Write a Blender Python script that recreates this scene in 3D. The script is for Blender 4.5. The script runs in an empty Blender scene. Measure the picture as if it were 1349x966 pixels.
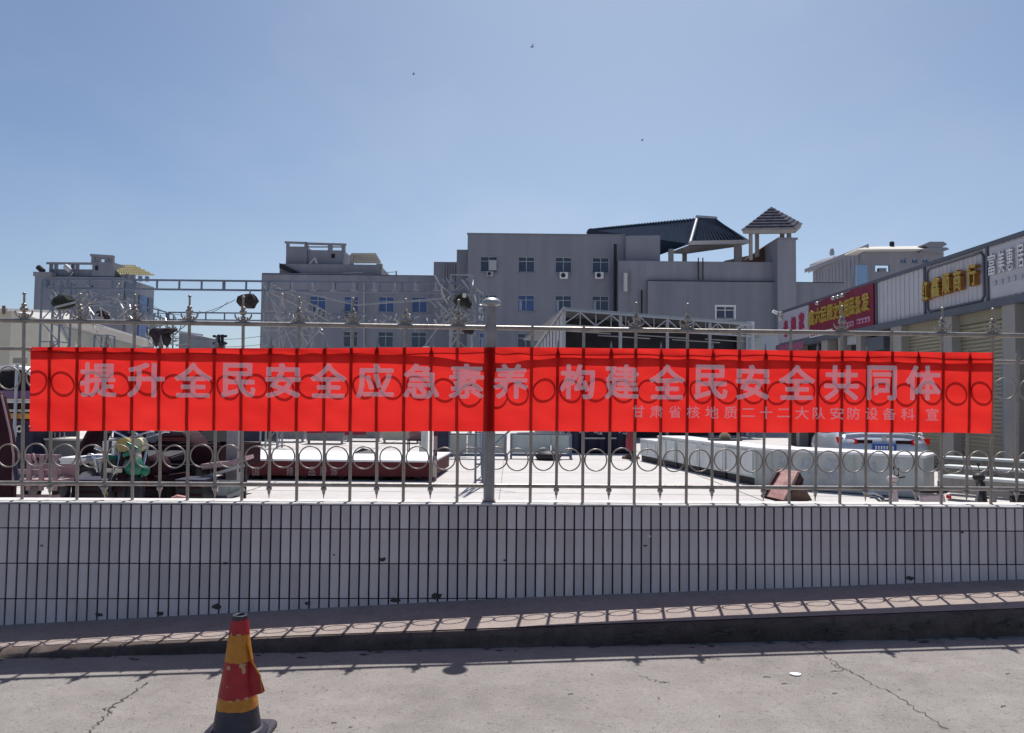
import bpy, bmesh, math, random
import numpy as np
from mathutils import Vector, Matrix
random.seed(7)
C = bpy.context.scene.collection
sc = bpy.context.scene
R = math.radians

# ------------------------------------------------------------------ camera, sky, sun, exposure
W0, H0, F0 = 1349.0, 966.0, 1010.0
CAM = Vector((0, 0, 1.6)); PITCH = math.atan(47 / 1010.0); ROLL = R(0.6)
F_ = Vector((0, math.cos(PITCH), math.sin(PITCH)))
U0_ = Vector((0, -math.sin(PITCH), math.cos(PITCH))); X0_ = Vector((1, 0, 0))
R_ = X0_ * math.cos(ROLL) + U0_ * math.sin(ROLL)
U_ = U0_ * math.cos(ROLL) - X0_ * math.sin(ROLL)
cd = bpy.data.cameras.new('camera'); cam = bpy.data.objects.new('camera', cd); C.objects.link(cam)
cd.sensor_width = 36; cd.lens = F0 / W0 * 36; cd.clip_start = 0.05; cd.clip_end = 3000
M = Matrix((R_, U_, -F_)).transposed().to_4x4(); M.translation = CAM
cam.matrix_world = M
sc.camera = cam

w = bpy.data.worlds.new("World"); sc.world = w; w.use_nodes = True
nt = w.node_tree; nt.nodes.clear()
SUN_EL, SUN_AZ = R(65.0), R(8.5)          # azimuth from +Y towards +X
sky = nt.nodes.new('ShaderNodeTexSky'); sky.sky_type = 'NISHITA'; sky.sun_disc = False
sky.sun_elevation = SUN_EL; sky.sun_rotation = SUN_AZ
sky.altitude = 1400; sky.air_density = 1.0; sky.dust_density = 3.0; sky.ozone_density = 3.0
bg = nt.nodes.new('ShaderNodeBackground'); bg.inputs[1].default_value = 0.088
out = nt.nodes.new('ShaderNodeOutputWorld')
wtc = nt.nodes.new('ShaderNodeTexCoord'); wmp = nt.nodes.new('ShaderNodeMapping'); wmp.inputs['Scale'].default_value = (2.2, 1.0, 3.4); wmp.inputs['Rotation'].default_value = (0, .7, 0)
wnz = nt.nodes.new('ShaderNodeTexNoise'); wnz.inputs['Scale'].default_value = 1.6; wnz.inputs['Detail'].default_value = 7; wnz.inputs['Roughness'].default_value = .55
wrp = nt.nodes.new('ShaderNodeMapRange'); wrp.inputs[1].default_value = .45; wrp.inputs[2].default_value = .75; wrp.inputs[3].default_value = 0.0; wrp.inputs[4].default_value = .16
wmx = nt.nodes.new('ShaderNodeMix'); wmx.data_type = 'RGBA'; wmx.inputs[7].default_value = (6.2, 6.6, 7.4, 1)      # thin high haze, same brightness order as the sky
nt.links.new(wtc.outputs['Generated'], wmp.inputs[0]); nt.links.new(wmp.outputs[0], wnz.inputs['Vector']); nt.links.new(wnz.outputs[0], wrp.inputs[0])
nt.links.new(wrp.outputs[0], wmx.inputs['Factor']); nt.links.new(sky.outputs[0], wmx.inputs[6]); wn = nt.nodes.new('ShaderNodeVectorMath'); wn.operation = 'MULTIPLY'; wn.inputs[1].default_value = (1, 1, 0)       # pale glow painted into the sky at the sun's azimuth, mostly imitating lens vignetting
wn2 = nt.nodes.new('ShaderNodeVectorMath'); wn2.operation = 'NORMALIZE'; wd = nt.nodes.new('ShaderNodeVectorMath'); wd.operation = 'DOT_PRODUCT'
wd.inputs[1].default_value = (math.sin(SUN_AZ), math.cos(SUN_AZ), 0)
wp = nt.nodes.new('ShaderNodeMath'); wp.operation = 'MAXIMUM'; wp.inputs[1].default_value = 0; wq = nt.nodes.new('ShaderNodeMath'); wq.operation = 'POWER'; wq.inputs[1].default_value = 8
ws = nt.nodes.new('ShaderNodeMath'); ws.operation = 'MULTIPLY'; ws.inputs[1].default_value = .22
wg = nt.nodes.new('ShaderNodeMix'); wg.data_type = 'RGBA'; wg.inputs[7].default_value = (8.0, 9.5, 10.6, 1)
for a_, b_ in ((wtc.outputs['Generated'], wn.inputs[0]), (wn.outputs[0], wn2.inputs[0]), (wn2.outputs[0], wd.inputs[0]), (wd.outputs['Value'], wp.inputs[0]), (wp.outputs[0], wq.inputs[0]), (wq.outputs[0], ws.inputs[0]), (ws.outputs[0], wg.inputs['Factor']), (wmx.outputs[2], wg.inputs[6]), (wg.outputs[2], bg.inputs[0])): nt.links.new(a_, b_)
nt.links.new(bg.outputs[0], out.inputs[0])
sl = bpy.data.lights.new('sun', 'SUN'); sl.energy = 4.8; sl.angle = R(0.55); sl.color = (1.0, 0.955, 0.90)
so = bpy.data.objects.new('sun', sl); C.objects.link(so)
sd = Vector((math.sin(SUN_AZ) * math.cos(SUN_EL), math.cos(SUN_AZ) * math.cos(SUN_EL), math.sin(SUN_EL)))
so.rotation_euler = sd.to_track_quat('Z', 'Y').to_euler(); so.location = (0, 0, 30)
sc.view_settings.view_transform = 'Standard'; sc.view_settings.look = 'None'
sc.view_settings.exposure = 0.25; sc.view_settings.gamma = 1
sc.view_settings.use_curve_mapping = False
sc.cycles.max_bounces = 8; sc.cycles.transmission_bounces = 6
sc.cycles.use_denoising = True

# ------------------------------------------------------------------ pixel helpers (authoring only: photo pixel -> point in the place)
def ray(px, py):
    return (F_ * F0 + R_ * (px - W0 / 2) - U_ * (py - H0 / 2))
def P(px, py, Y):
    d = ray(px, py); return CAM + d * (Y / d.y)
def PZ(px, py, z=0.0):
    d = ray(px, py); return CAM + d * ((z - CAM.z) / d.z)

# ------------------------------------------------------------------ materials
MATS = {}
def mat(name, col, rough=0.75, metal=0.0, var=0.12, scale=6.0, bump=0.0, bscale=60.0, col2=None, spec=0.4, obj_rand=0.0, coat=0, stretch=None, streak=0):
    if name in MATS: return MATS[name]
    m = bpy.data.materials.new(name); m.use_nodes = True
    n = m.node_tree.nodes; l = m.node_tree.links
    b = n['Principled BSDF']; b.inputs['Roughness'].default_value = rough; b.inputs['Metallic'].default_value = metal
    b.inputs['Specular IOR Level'].default_value = spec
    if coat: b.inputs['Coat Weight'].default_value = coat
    tc = n.new('ShaderNodeTexCoord'); src = tc.outputs['Object']
    if stretch:
        mp = n.new('ShaderNodeMapping'); mp.inputs['Scale'].default_value = stretch; l.new(src, mp.inputs[0]); src = mp.outputs[0]
    nz = n.new('ShaderNodeTexNoise'); nz.inputs['Scale'].default_value = scale; nz.inputs['Detail'].default_value = 8
    nz.inputs['Roughness'].default_value = 0.65
    l.new(src, nz.inputs['Vector'])
    rp = n.new('ShaderNodeValToRGB'); rp.color_ramp.elements[0].position = 0.3; rp.color_ramp.elements[1].position = 0.72
    c1 = [max(0, c * (1 - var)) for c in col]; c2 = [min(1, c * (1 + var)) for c in (col2 or col)]
    rp.color_ramp.elements[0].color = (*c1, 1); rp.color_ramp.elements[1].color = (*c2, 1)
    l.new(nz.outputs[0], rp.inputs[0]); cs = rp.outputs[0]
    if obj_rand:
        oi = n.new('ShaderNodeObjectInfo'); mr = n.new('ShaderNodeMapRange')
        mr.inputs[3].default_value = 1 - obj_rand; mr.inputs[4].default_value = 1 + obj_rand
        l.new(oi.outputs['Random'], mr.inputs[0])
        mx = n.new('ShaderNodeVectorMath'); mx.operation = 'SCALE'
        l.new(cs, mx.inputs[0]); l.new(mr.outputs[0], mx.inputs['Scale']); cs = mx.outputs[0]
    if streak:
        mp2 = n.new('ShaderNodeMapping'); mp2.inputs['Scale'].default_value = (1.4, 1.4, .10); l.new(tc.outputs['Object'], mp2.inputs[0])
        n3 = n.new('ShaderNodeTexNoise'); n3.inputs['Scale'].default_value = 1.0; n3.inputs['Detail'].default_value = 6; l.new(mp2.outputs[0], n3.inputs['Vector'])
        m3 = n.new('ShaderNodeMapRange'); m3.inputs[1].default_value = .35; m3.inputs[2].default_value = .62; m3.inputs[3].default_value = 1 - streak; m3.inputs[4].default_value = 1.03; l.new(n3.outputs[0], m3.inputs[0])
        x3 = n.new('ShaderNodeVectorMath'); x3.operation = 'SCALE'; l.new(cs, x3.inputs[0]); l.new(m3.outputs[0], x3.inputs['Scale']); cs = x3.outputs[0]
    l.new(cs, b.inputs['Base Color'])
    if bump:
        n2 = n.new('ShaderNodeTexNoise'); n2.inputs['Scale'].default_value = bscale; n2.inputs['Detail'].default_value = 6
        l.new(src, n2.inputs['Vector'])
        bp = n.new('ShaderNodeBump'); bp.inputs['Strength'].default_value = bump; bp.inputs['Distance'].default_value = 0.01
        l.new(n2.outputs[0], bp.inputs['Height']); l.new(bp.outputs[0], b.inputs['Normal'])
    MATS[name] = m
    return m

def ground_mat(name, base, dark, light, s1, s2, speck=0.5, rough=0.85, stain=None):
    m = bpy.data.materials.new(name); m.use_nodes = True
    n = m.node_tree.nodes; l = m.node_tree.links; b = n['Principled BSDF']
    b.inputs['Roughness'].default_value = rough; b.inputs['Specular IOR Level'].default_value = 0.25
    tc = n.new('ShaderNodeTexCoord')
    def noise(s, det, stretch=None):
        v = tc.outputs['Object']
        if stretch:
            mp = n.new('ShaderNodeMapping'); mp.inputs['Scale'].default_value = stretch; l.new(v, mp.inputs[0]); v = mp.outputs[0]
        z = n.new('ShaderNodeTexNoise'); z.inputs['Scale'].default_value = s; z.inputs['Detail'].default_value = det
        z.inputs['Roughness'].default_value = 0.7; l.new(v, z.inputs['Vector']); return z.outputs[0]
    def ramp(f, a, bb, p0, p1):
        r = n.new('ShaderNodeValToRGB'); r.color_ramp.elements[0].position = p0; r.color_ramp.elements[1].position = p1
        r.color_ramp.elements[0].color = (*a, 1); r.color_ramp.elements[1].color = (*bb, 1); l.new(f, r.inputs[0]); return r.outputs[0]
    def mix(a, bb, f, mode='MIX'):
        x = n.new('ShaderNodeMix'); x.data_type = 'RGBA'; x.blend_type = mode
        if isinstance(f, float): x.inputs['Factor'].default_value = f
        else: l.new(f, x.inputs['Factor'])
        l.new(a, x.inputs[6]); l.new(bb, x.inputs[7]); return x.outputs[2]
    c = ramp(noise(s1, 6, (1, 1.6, 1)), dark, base, 0.3, 0.55)
    c = mix(c, ramp(noise(s2, 8), dark, light, 0.35, 0.7), 0.45)
    f = noise(140, 3, (1, 1, 1)); g = ramp(f, (1 - speck * .5,) * 3, (1.08,) * 3, 0.33, 0.6)
    c = mix(c, g, 0.8, 'MULTIPLY')
    f2 = noise(34, 2); c = mix(c, ramp(f2, (0.55, 0.53, 0.52), (1, 1, 1), 0.30, 0.40), 0.75, 'MULTIPLY')
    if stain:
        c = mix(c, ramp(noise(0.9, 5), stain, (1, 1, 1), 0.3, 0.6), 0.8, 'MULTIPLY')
    l.new(c, b.inputs['Base Color'])
    bp = n.new('ShaderNodeBump'); bp.inputs['Strength'].default_value = 0.6; bp.inputs['Distance'].default_value = 0.012
    l.new(noise(45, 8), bp.inputs['Height']); l.new(bp.outputs[0], b.inputs['Normal'])
    MATS[name] = m; return m

road_m = ground_mat('worn_road_concrete', (.268, .250, .238), (.185, .171, .164), (.322, .302, .288), 0.8, 4, 0.8)
walk_m = ground_mat('sidewalk_cement', (.345, .285, .26), (.25, .205, .19), (.39, .33, .30), 0.9, 6, 0.5)
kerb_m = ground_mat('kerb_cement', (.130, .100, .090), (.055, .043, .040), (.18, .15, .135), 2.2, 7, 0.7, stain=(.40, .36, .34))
yard_m = ground_mat('yard_concrete', (.52, .495, .485), (.42, .40, .395), (.57, .55, .54), 0.35, 2.5, 0.4)
earth_m = ground_mat('bare_earth', (.24, .22, .19), (.18, .16, .14), (.28, .26, .22), 0.05, 1, 0.3)
tile_m = mat('glazed_tile', (.56, .50, .50), 0.5, 0, 0.16, 5, 0.08, 30, obj_rand=0.13, spec=0.35, stretch=(1, 1, .25), streak=.12)
grout_m = mat('dark_grout', (.050, .036, .030), 0.95, var=0.4, scale=20, bump=.3)
cement_m = mat('coping_cement', (.55, .53, .51), 0.9, var=0.2, scale=12, bump=.4, bscale=40)
steel_m = mat('weathered_steel', (.30, .265, .24), 0.42, 0.55, 0.30, 11, 0.15, 90, obj_rand=.08)
post_m = mat('grey_post_steel', (.26, .245, .25), 0.5, 0.35, 0.22, 9, 0.15, 60)
rust_m = mat('rusty_steel', (.19, .135, .105), 0.7, 0.3, 0.35, 25, 0.3, 90)
wallA = mat('grey_render', (.250, .252, .290), 0.9, streak=.08, var=0.07, scale=.35, bump=.1, bscale=8)
wallB = mat('grey_render_dark', (.225, .228, .264), 0.9, streak=.10, var=0.08, scale=.35, bump=.1, bscale=8)
wallC = mat('bluish_render', (.205, .218, .262), 0.9, streak=.10, var=0.08, scale=.3)
cream_m = mat('cream_render', (.45, .43, .36), 0.9, var=0.1, scale=.6, bump=.1, bscale=6)
pale_m = mat('pale_trim', (.55, .53, .50), 0.85, var=0.08, scale=1)
glass_m = mat('dark_window_glass', (.03, .042, .075), 0.12, var=0.3, scale=.8, spec=0.6)
glassb_m = mat('blue_window_glass', (.04, .085, .23), 0.25, var=0.3, scale=.8, spec=0.5)
frame_m = mat('window_frame_grey', (.40, .41, .44), 0.5, var=.06)
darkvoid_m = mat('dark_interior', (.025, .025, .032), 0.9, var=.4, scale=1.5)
roof_m = mat('navy_roof_tile', (.030, .040, .062), 0.95, spec=0.0, var=0.25, scale=3, bump=.4, bscale=6)
slate_m = mat('purple_slate', (.115, .112, .135), 0.95, spec=0.0, var=0.45, scale=3.5, bump=.4, bscale=9)
brick_m = mat('brown_brick', (.13, .075, .055), 0.9, var=0.25, scale=4)
gantry_m = mat('blue_grey_truss', (.16, .19, .25), 0.5, 0.3, 0.15, 3)
galv_m = mat('galvanised_steel', (.33, .33, .345), 0.4, 0.6, 0.2, 6)
corr_m = mat('white_corrugated_metal', (.49, .48, .51), 0.5, 0.1, 0.06, 1.5)
bluetrim_m = mat('slate_blue_trim', (.11, .12, .15), 0.6, 0.1, 0.1, 1)
beige_m = mat('beige_pillar', (.30, .285, .27), 0.85, var=0.1, scale=1)
shutter_m = mat('tan_roller_shutter', (.27, .245, .175), 0.55, 0.15, 0.1, 1.2)
gold_m = mat('gold_letter', (.46, .32, .06), 0.4, 0.25, 0.15, 4)
goldside_m = mat('brown_letter_side', (.30, .13, .03), 0.5, 0.2, 0.15, 4)
crimson_m = mat('crimson_sign', (.19, .014, .04), 0.5, var=.1)
pinkred_m = mat('magenta_letter', (.36, .03, .08), 0.5, var=.08)
white_m = mat('white_paint', (.72, .72, .74), 0.45, var=0.06, scale=2)
offwhite_m = mat('off_white_panel', (.58, .60, .59), 0.5, var=0.14, scale=2.2)
greyg_m = mat('grey_green_panel', (.40, .44, .42), 0.5, var=0.12, scale=2)
maroon_m = mat('maroon_paint', (.105, .020, .024), 0.65, spec=.2, var=0.2, scale=3)
mauve_m = mat('faded_mauve_paint', (.33, .215, .235), 0.6, var=0.22, scale=6)
black_m = mat('black_rubber', (.018, .017, .022), 0.6, var=0.3, scale=8)
darkred_m = mat('dark_red_paint', (.032, .009, .014), 0.7, spec=.15, var=0.3, scale=4)
redboard_m = mat('weathered_red_board', (.36, .13, .115), 0.7, var=0.35, scale=9, col2=(.42, .24, .22))
green_m = mat('green_enamel', (.008, .13, .08), 0.35, var=0.2, scale=10)
chrome_m = mat('chrome', (.6, .62, .66), 0.18, 1.0, 0.05)
brass_m = mat('yellow_lamp_reflector', (.34, .27, .10), 0.4, 0.3, 0.3, 12)
navy_m = mat('navy_tarpaulin', (.018, .020, .05), 0.6, var=.3, scale=4)
tarp_m = mat('dark_green_tarpaulin', (.030, .034, .030), 0.95, spec=.1, var=.35, scale=6, bump=.5, bscale=12)
tarpb_m = mat('dark_brown_tarpaulin', (.040, .032, .036), 0.95, spec=.1, var=.35, scale=6, bump=.5, bscale=12)
carp_m = mat('silver_car_paint', (.50, .53, .60), 0.3, 0.35, 0.03, coat=.5)
redlamp_m = mat('red_tail_lens', (.65, .01, .01), 0.15, var=.1)
plate_m = mat('blue_number_plate', (.02, .07, .38), 0.4, var=.05)
orange_m = mat('orange_strip', (.60, .26, .04), 0.5, var=.15)
purple_m = mat('purple_canvas', (.17, .10, .19), 0.7, var=.15)
wood_m = mat('grey_plank', (.24, .23, .21), 0.8, var=.2, scale=5, stretch=(.3, 4, 4))
conered_m = mat('cone_red_band', (.33, .010, .016), 0.42, var=.22, scale=22, bump=.3, bscale=40)
coneyel_m = mat('cone_amber_band', (.47, .18, .014), 0.42, var=.25, scale=20, bump=.3, bscale=40)
conegrey_m = mat('cone_worn_patch', (.42, .25, .12), 0.6, var=.3, scale=40)
conebase_m = mat('cone_black_rubber', (.035, .033, .050), 0.5, var=.3, scale=12, bump=.3)
crack_m = mat('crack_dirt', (.07, .062, .058), 1, var=.3)
stone_m = mat('grit_stone', (.20, .18, .17), .9, var=.3)
bird_m = mat('bird_feather', (.06, .06, .07), .8)
curtain_m = mat('pale_curtain', (.32, .33, .42), .9)

def cloth_mat():
    m = bpy.data.materials.new('red_banner_cloth'); m.use_nodes = True; n = m.node_tree.nodes; l = m.node_tree.links; n.clear()
    o = n.new('ShaderNodeOutputMaterial'); t = n.new('ShaderNodeBsdfTranslucent'); d = n.new('ShaderNodeBsdfDiffuse'); x = n.new('ShaderNodeMixShader')
    tc = n.new('ShaderNodeTexCoord'); z = n.new('ShaderNodeTexNoise'); z.inputs['Scale'].default_value = 1.3; z.inputs['Detail'].default_value = 5
    mp = n.new('ShaderNodeMapping'); mp.inputs['Scale'].default_value = (1, 1, 3.5); l.new(tc.outputs['Object'], mp.inputs[0]); l.new(mp.outputs[0], z.inputs['Vector'])
    r = n.new('ShaderNodeValToRGB'); r.color_ramp.elements[0].color = (.60, .022, .020, 1); r.color_ramp.elements[1].color = (.70, .032, .026, 1)
    r.color_ramp.elements[0].position = .35; r.color_ramp.elements[1].position = .65
    l.new(z.outputs[0], r.inputs[0]); l.new(r.outputs[0], t.inputs[0])
    d.inputs[0].default_value = (.62, .012, .012, 1); x.inputs[0].default_value = .80
    l.new(d.outputs[0], x.inputs[1]); l.new(t.outputs[0], x.inputs[2]); l.new(x.outputs[0], o.inputs[0]); return m
cloth_m = cloth_mat()
def print_mat():
    m = bpy.data.materials.new('white_banner_print'); m.use_nodes = True; n = m.node_tree.nodes; l = m.node_tree.links; n.clear()
    o = n.new('ShaderNodeOutputMaterial'); t = n.new('ShaderNodeBsdfTranslucent'); d = n.new('ShaderNodeBsdfDiffuse'); x = n.new('ShaderNodeMixShader')
    t.inputs[0].default_value = (.95, .95, .95, 1); d.inputs[0].default_value = (.88, .90, .93, 1); x.inputs[0].default_value = .50
    l.new(d.outputs[0], x.inputs[1]); l.new(t.outputs[0], x.inputs[2]); l.new(x.outputs[0], o.inputs[0]); return m
print_m = print_mat()

# ------------------------------------------------------------------ object helpers
OFF = {}
def tag(o, label=None, cat=None, group=None, kind=None):
    if label: o['label'] = label
    if cat: o['category'] = cat
    if group: o['group'] = group
    if kind: o['kind'] = kind
    return o
def thing(name, label, cat, loc=(0, 0, 0), group=None, kind=None):
    o = bpy.data.objects.new(name, None); C.objects.link(o); o.location = loc; o.empty_display_size = .2
    OFF[o.name] = Vector(loc); return tag(o, label, cat, group, kind)
def place(root, loc, rz=0, rx=0, ry=0):
    root.location = loc; root.rotation_euler = (rx, ry, rz); return root

class MB:
    def __init__(s): s.v = []; s.f = []; s.sm = []
    def add(s, vs, fs, smooth=False):
        b = len(s.v); s.v += [Vector(v) for v in vs]; s.f += [tuple(i + b for i in f) for f in fs]; s.sm += [smooth] * len(fs); return s
    def box(s, x0, x1, y0, y1, z0, z1):
        if x0 > x1: x0, x1 = x1, x0
        if y0 > y1: y0, y1 = y1, y0
        if z0 > z1: z0, z1 = z1, z0
        return s.add([(x0, y0, z0), (x1, y0, z0), (x1, y1, z0), (x0, y1, z0), (x0, y0, z1), (x1, y0, z1), (x1, y1, z1), (x0, y1, z1)],
                     [(0, 3, 2, 1), (4, 5, 6, 7), (0, 1, 5, 4), (1, 2, 6, 5), (2, 3, 7, 6), (3, 0, 4, 7)])
    def bar(s, p, q, w, h=None):
        h = h or w; p = Vector(p); q = Vector(q); d = (q - p).normalized()
        up = Vector((0, 0, 1)) if abs(d.z) < .95 else Vector((0, 1, 0))
        a = d.cross(up).normalized(); b = a.cross(d).normalized()
        vs = [pt + a * sx * w / 2 + b * sy * h / 2 for pt in (p, q) for sx, sy in ((-1, -1), (1, -1), (1, 1), (-1, 1))]
        return s.add(vs, [(3, 2, 1, 0), (4, 5, 6, 7), (0, 1, 5, 4), (1, 2, 6, 5), (2, 3, 7, 6), (3, 0, 4, 7)])
    def tube(s, pts, r, n=8, cap=True, closed=False):
        pts = [Vector(p) for p in pts]; k = len(pts); rr = r if isinstance(r, (list, tuple)) else [r] * k
        vs = []; up = None
        for i, p in enumerate(pts):
            a = pts[(i - 1) % k] if (i or closed) else p; b = pts[(i + 1) % k] if (i < k - 1 or closed) else p
            d = (b - a).normalized()
            if up is None: up = Vector((0, 0, 1)) if abs(d.z) < .9 else Vector((1, 0, 0))
            x = d.cross(up).normalized(); y = x.cross(d).normalized(); up = y
            for j in range(n):
                t = 2 * math.pi * j / n; vs.append(p + (x * math.cos(t) + y * math.sin(t)) * rr[i])
        fs = []
        for i in range(k if closed else k - 1):
            for j in range(n):
                a = i * n + j; b = i * n + (j + 1) % n; c = ((i + 1) % k) * n + (j + 1) % n; d = ((i + 1) % k) * n + j
                fs.append((a, b, c, d))
        s.add(vs, fs, True)
        if cap and not closed:
            s.add([vs[j] for j in range(n)], [tuple(range(n - 1, -1, -1))]); s.add(vs[-n:], [tuple(range(n))])
        return s
    def lathe(s, prof, c=(0, 0, 0), n=20, smooth=True):
        vs = []; c = Vector(c)
        for r, z in prof:
            for j in range(n):
                t = 2 * math.pi * j / n; vs.append(c + Vector((r * math.cos(t), r * math.sin(t), z)))
        fs = [(i * n + j, i * n + (j + 1) % n, (i + 1) * n + (j + 1) % n, (i + 1) * n + j) for i in range(len(prof) - 1) for j in range(n)]
        s.add(vs, fs, smooth); s.add(vs[:n], [tuple(range(n - 1, -1, -1))]); s.add(vs[-n:], [tuple(range(n))]); return s
    def prism(s, poly, d):
        """poly: list of 3D points, extruded by vector d"""
        k = len(poly); d = Vector(d); vs = [Vector(p) for p in poly] + [Vector(p) + d for p in poly]
        return s.add(vs, [tuple(range(k - 1, -1, -1)), tuple(range(k, 2 * k))] + [(i, (i + 1) % k, k + (i + 1) % k, k + i) for i in range(k)])
    def disc(s, c, axis, r, t, n=20):
        c = Vector(c); a = Vector(axis).normalized(); return s.tube([c - a * t / 2, c + a * t / 2], r, n)
    def torus(s, c, axis, r, tr, n=24, m=6):
        c = Vector(c); a = Vector(axis).normalized(); x = a.orthogonal().normalized(); y = a.cross(x)
        return s.tube([c + (x * math.cos(2 * math.pi * i / n) + y * math.sin(2 * math.pi * i / n)) * r for i in range(n)], tr, m, closed=True)
    def build(s, name, m, parent=None, kind=None, label=None, bevel=0):
        off = OFF.get(parent.name, Vector()) if parent else Vector()
        me = bpy.data.meshes.new(name)
        me.from_pydata([v - off for v in s.v], [], s.f); me.update()
        me.polygons.foreach_set('use_smooth', s.sm)
        bm = bmesh.new(); bm.from_mesh(me); bmesh.ops.recalc_face_normals(bm, faces=bm.faces)
        if bevel:
            bmesh.ops.remove_doubles(bm, verts=bm.verts, dist=1e-5)
            bmesh.ops.bevel(bm, geom=[e for e in bm.edges if len(e.link_faces) == 2 and e.calc_face_angle(0) > .5], offset=bevel, segments=2, affect='EDGES', clamp_overlap=True)
        bm.to_mesh(me); bm.free()
        me.materials.append(m); o = bpy.data.objects.new(name, me); C.objects.link(o)
        if parent: o.parent = parent
        OFF[o.name] = off.copy()
        if kind: o['kind'] = kind
        if label: o['label'] = label
        return o
def link_copy(o, parent=None, loc=None):
    c = o.copy(); C.objects.link(c)
    if parent is not None: c.parent = parent
    if loc is not None: c.location = loc
    for ch in [x for x in KIDS.get(o.name, [])]:
        d = ch.copy(); C.objects.link(d); d.parent = c
        for g in KIDS.get(ch.name, []):
            e = g.copy(); C.objects.link(e); e.parent = d
    return c
KIDS = {}
def reg(o):
    """remember children for fast copying"""
    KIDS[o.name] = [x for x in C.objects if x.parent == o]
    for k in KIDS[o.name]: KIDS[k.name] = [x for x in C.objects if x.parent == k]
    return o

# ------------------------------------------------------------------ glyphs: font outline -> thickened flat mesh
GL = {}
def glyph(ch, bold=0.03, N=72):
    """filled mesh of a character, weight increased by 'bold' em, normalised to its ink box. returns verts2d, faces, boundary segments, (w,h) em"""
    key = (ch, bold, N)
    if key in GL: return GL[key]
    cu = bpy.data.curves.new('g', 'FONT'); cu.body = ch; cu.resolution_u = 4; cu.fill_mode = 'FRONT'
    ob = bpy.data.objects.new('g', cu); C.objects.link(ob)
    bpy.context.view_layer.update()
    dg = bpy.context.evaluated_depsgraph_get()
    me = bpy.data.meshes.new_from_object(ob.evaluated_get(dg)); me.calc_loop_triangles()
    V = np.array([v.co[:2] for v in me.vertices]); T = [tuple(t.vertices) for t in me.loop_triangles]
    bpy.data.objects.remove(ob); bpy.data.curves.remove(cu); bpy.data.meshes.remove(me)
    if len(V) == 0: return None
    lo = V.min(0); hi = V.max(0); h = 1.0 / N; pad = bold + 2 * h
    x0, y0 = lo - pad; nx = int((hi[0] - lo[0] + 2 * pad) / h) + 2; ny = int((hi[1] - lo[1] + 2 * pad) / h) + 2
    SS = 3; hs = h / SS
    G = np.zeros((ny * SS, nx * SS), bool)
    for t in T:
        a, b, c = V[t[0]], V[t[1]], V[t[2]]
        i0 = max(0, int((min(a[0], b[0], c[0]) - x0) / hs)); i1 = min(nx * SS, int((max(a[0], b[0], c[0]) - x0) / hs) + 2)
        j0 = max(0, int((min(a[1], b[1], c[1]) - y0) / hs)); j1 = min(ny * SS, int((max(a[1], b[1], c[1]) - y0) / hs) + 2)
        if i1 <= i0 or j1 <= j0: continue
        X, Y = np.meshgrid(x0 + (np.arange(i0, i1) + .5) * hs, y0 + (np.arange(j0, j1) + .5) * hs)
        def e(p, q): return (q[0] - p[0]) * (Y - p[1]) - (q[1] - p[1]) * (X - p[0])
        e1, e2, e3 = e(a, b), e(b, c), e(c, a)
        G[j0:j1, i0:i1] |= ((e1 >= 0) & (e2 >= 0) & (e3 >= 0)) | ((e1 <= 0) & (e2 <= 0) & (e3 <= 0))
    r = int(round(bold / hs)); D = G.copy()
    if r > 0:
        for dy in range(-r, r + 1):
            for dx in range(-r, r + 1):
                if dx ** 4 + dy ** 4 <= r ** 4 + .5:
                    D |= np.roll(np.roll(G, dy, 0), dx, 1)
    f = D.reshape(ny, SS, nx, SS).mean((1, 3)).astype(float)
    jj, ii = np.where(f >= .5)
    vs = []; fs = []; seg = []; idx = {}
    def vert(x, y):
        k = (round(x, 4), round(y, 4))
        if k not in idx: idx[k] = len(vs); vs.append((x, y))
        return idx[k]
    for j in range(ny - 1):
        i = 0
        while i < nx - 1:
            v = (f[j, i], f[j, i + 1], f[j + 1, i + 1], f[j + 1, i]); ins = [q >= .5 for q in v]
            if all(ins):
                k = i
                while k < nx - 1 and k - i < 7 and f[j, k] >= .5 and f[j, k + 1] >= .5 and f[j + 1, k] >= .5 and f[j + 1, k + 1] >= .5: k += 1
                fs.append((vert(i, j), vert(k, j), vert(k, j + 1), vert(i, j + 1))); i = k; continue
            if any(ins):
                cs = [(i, j), (i + 1, j), (i + 1, j + 1), (i, j + 1)]; poly = []; cr = []
                for q in range(4):
                    a, b = q, (q + 1) % 4
                    if ins[a]: poly.append(cs[a])
                    if ins[a] != ins[b]:
                        t = (.5 - v[a]) / (v[b] - v[a]); t = min(.97, max(.03, t))
                        p = (cs[a][0] + t * (cs[b][0] - cs[a][0]), cs[a][1] + t * (cs[b][1] - cs[a][1])); poly.append(p); cr.append(p)
                if len(poly) > 2: fs.append(tuple(vert(*p) for p in poly))
                if len(cr) == 2: seg.append((vert(*cr[0]), vert(*cr[1])))
                elif len(cr) == 4: seg += [(vert(*cr[0]), vert(*cr[1])), (vert(*cr[2]), vert(*cr[3]))]
            i += 1
    A = np.array(vs, float); a0 = A.min(0); a1 = A.max(0)
    A = (A - a0) / (a1 - a0)
    GL[key] = (A, fs, seg, tuple((a1 - a0) * h)); return GL[key]
def put_glyph(mb, ch, org, ux, uz, bold=.03, N=72, depth=None):
    """org: lower-left corner; ux, uz: full vectors of the ink box"""
    g = glyph(ch, bold, N)
    if g is None: return
    A, fs, seg, _ = g; org = Vector(org); ux = Vector(ux); uz = Vector(uz)
    vs = [org + ux * a[0] + uz * a[1] for a in A]; mb.add(vs, fs)
    if depth is not None:
        d = Vector(depth); b = [v + d for v in vs]; mb.add(b, fs)
        for p, q in seg: mb.add([vs[p], vs[q], b[q], b[p]], [(0, 1, 2, 3)])

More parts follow.
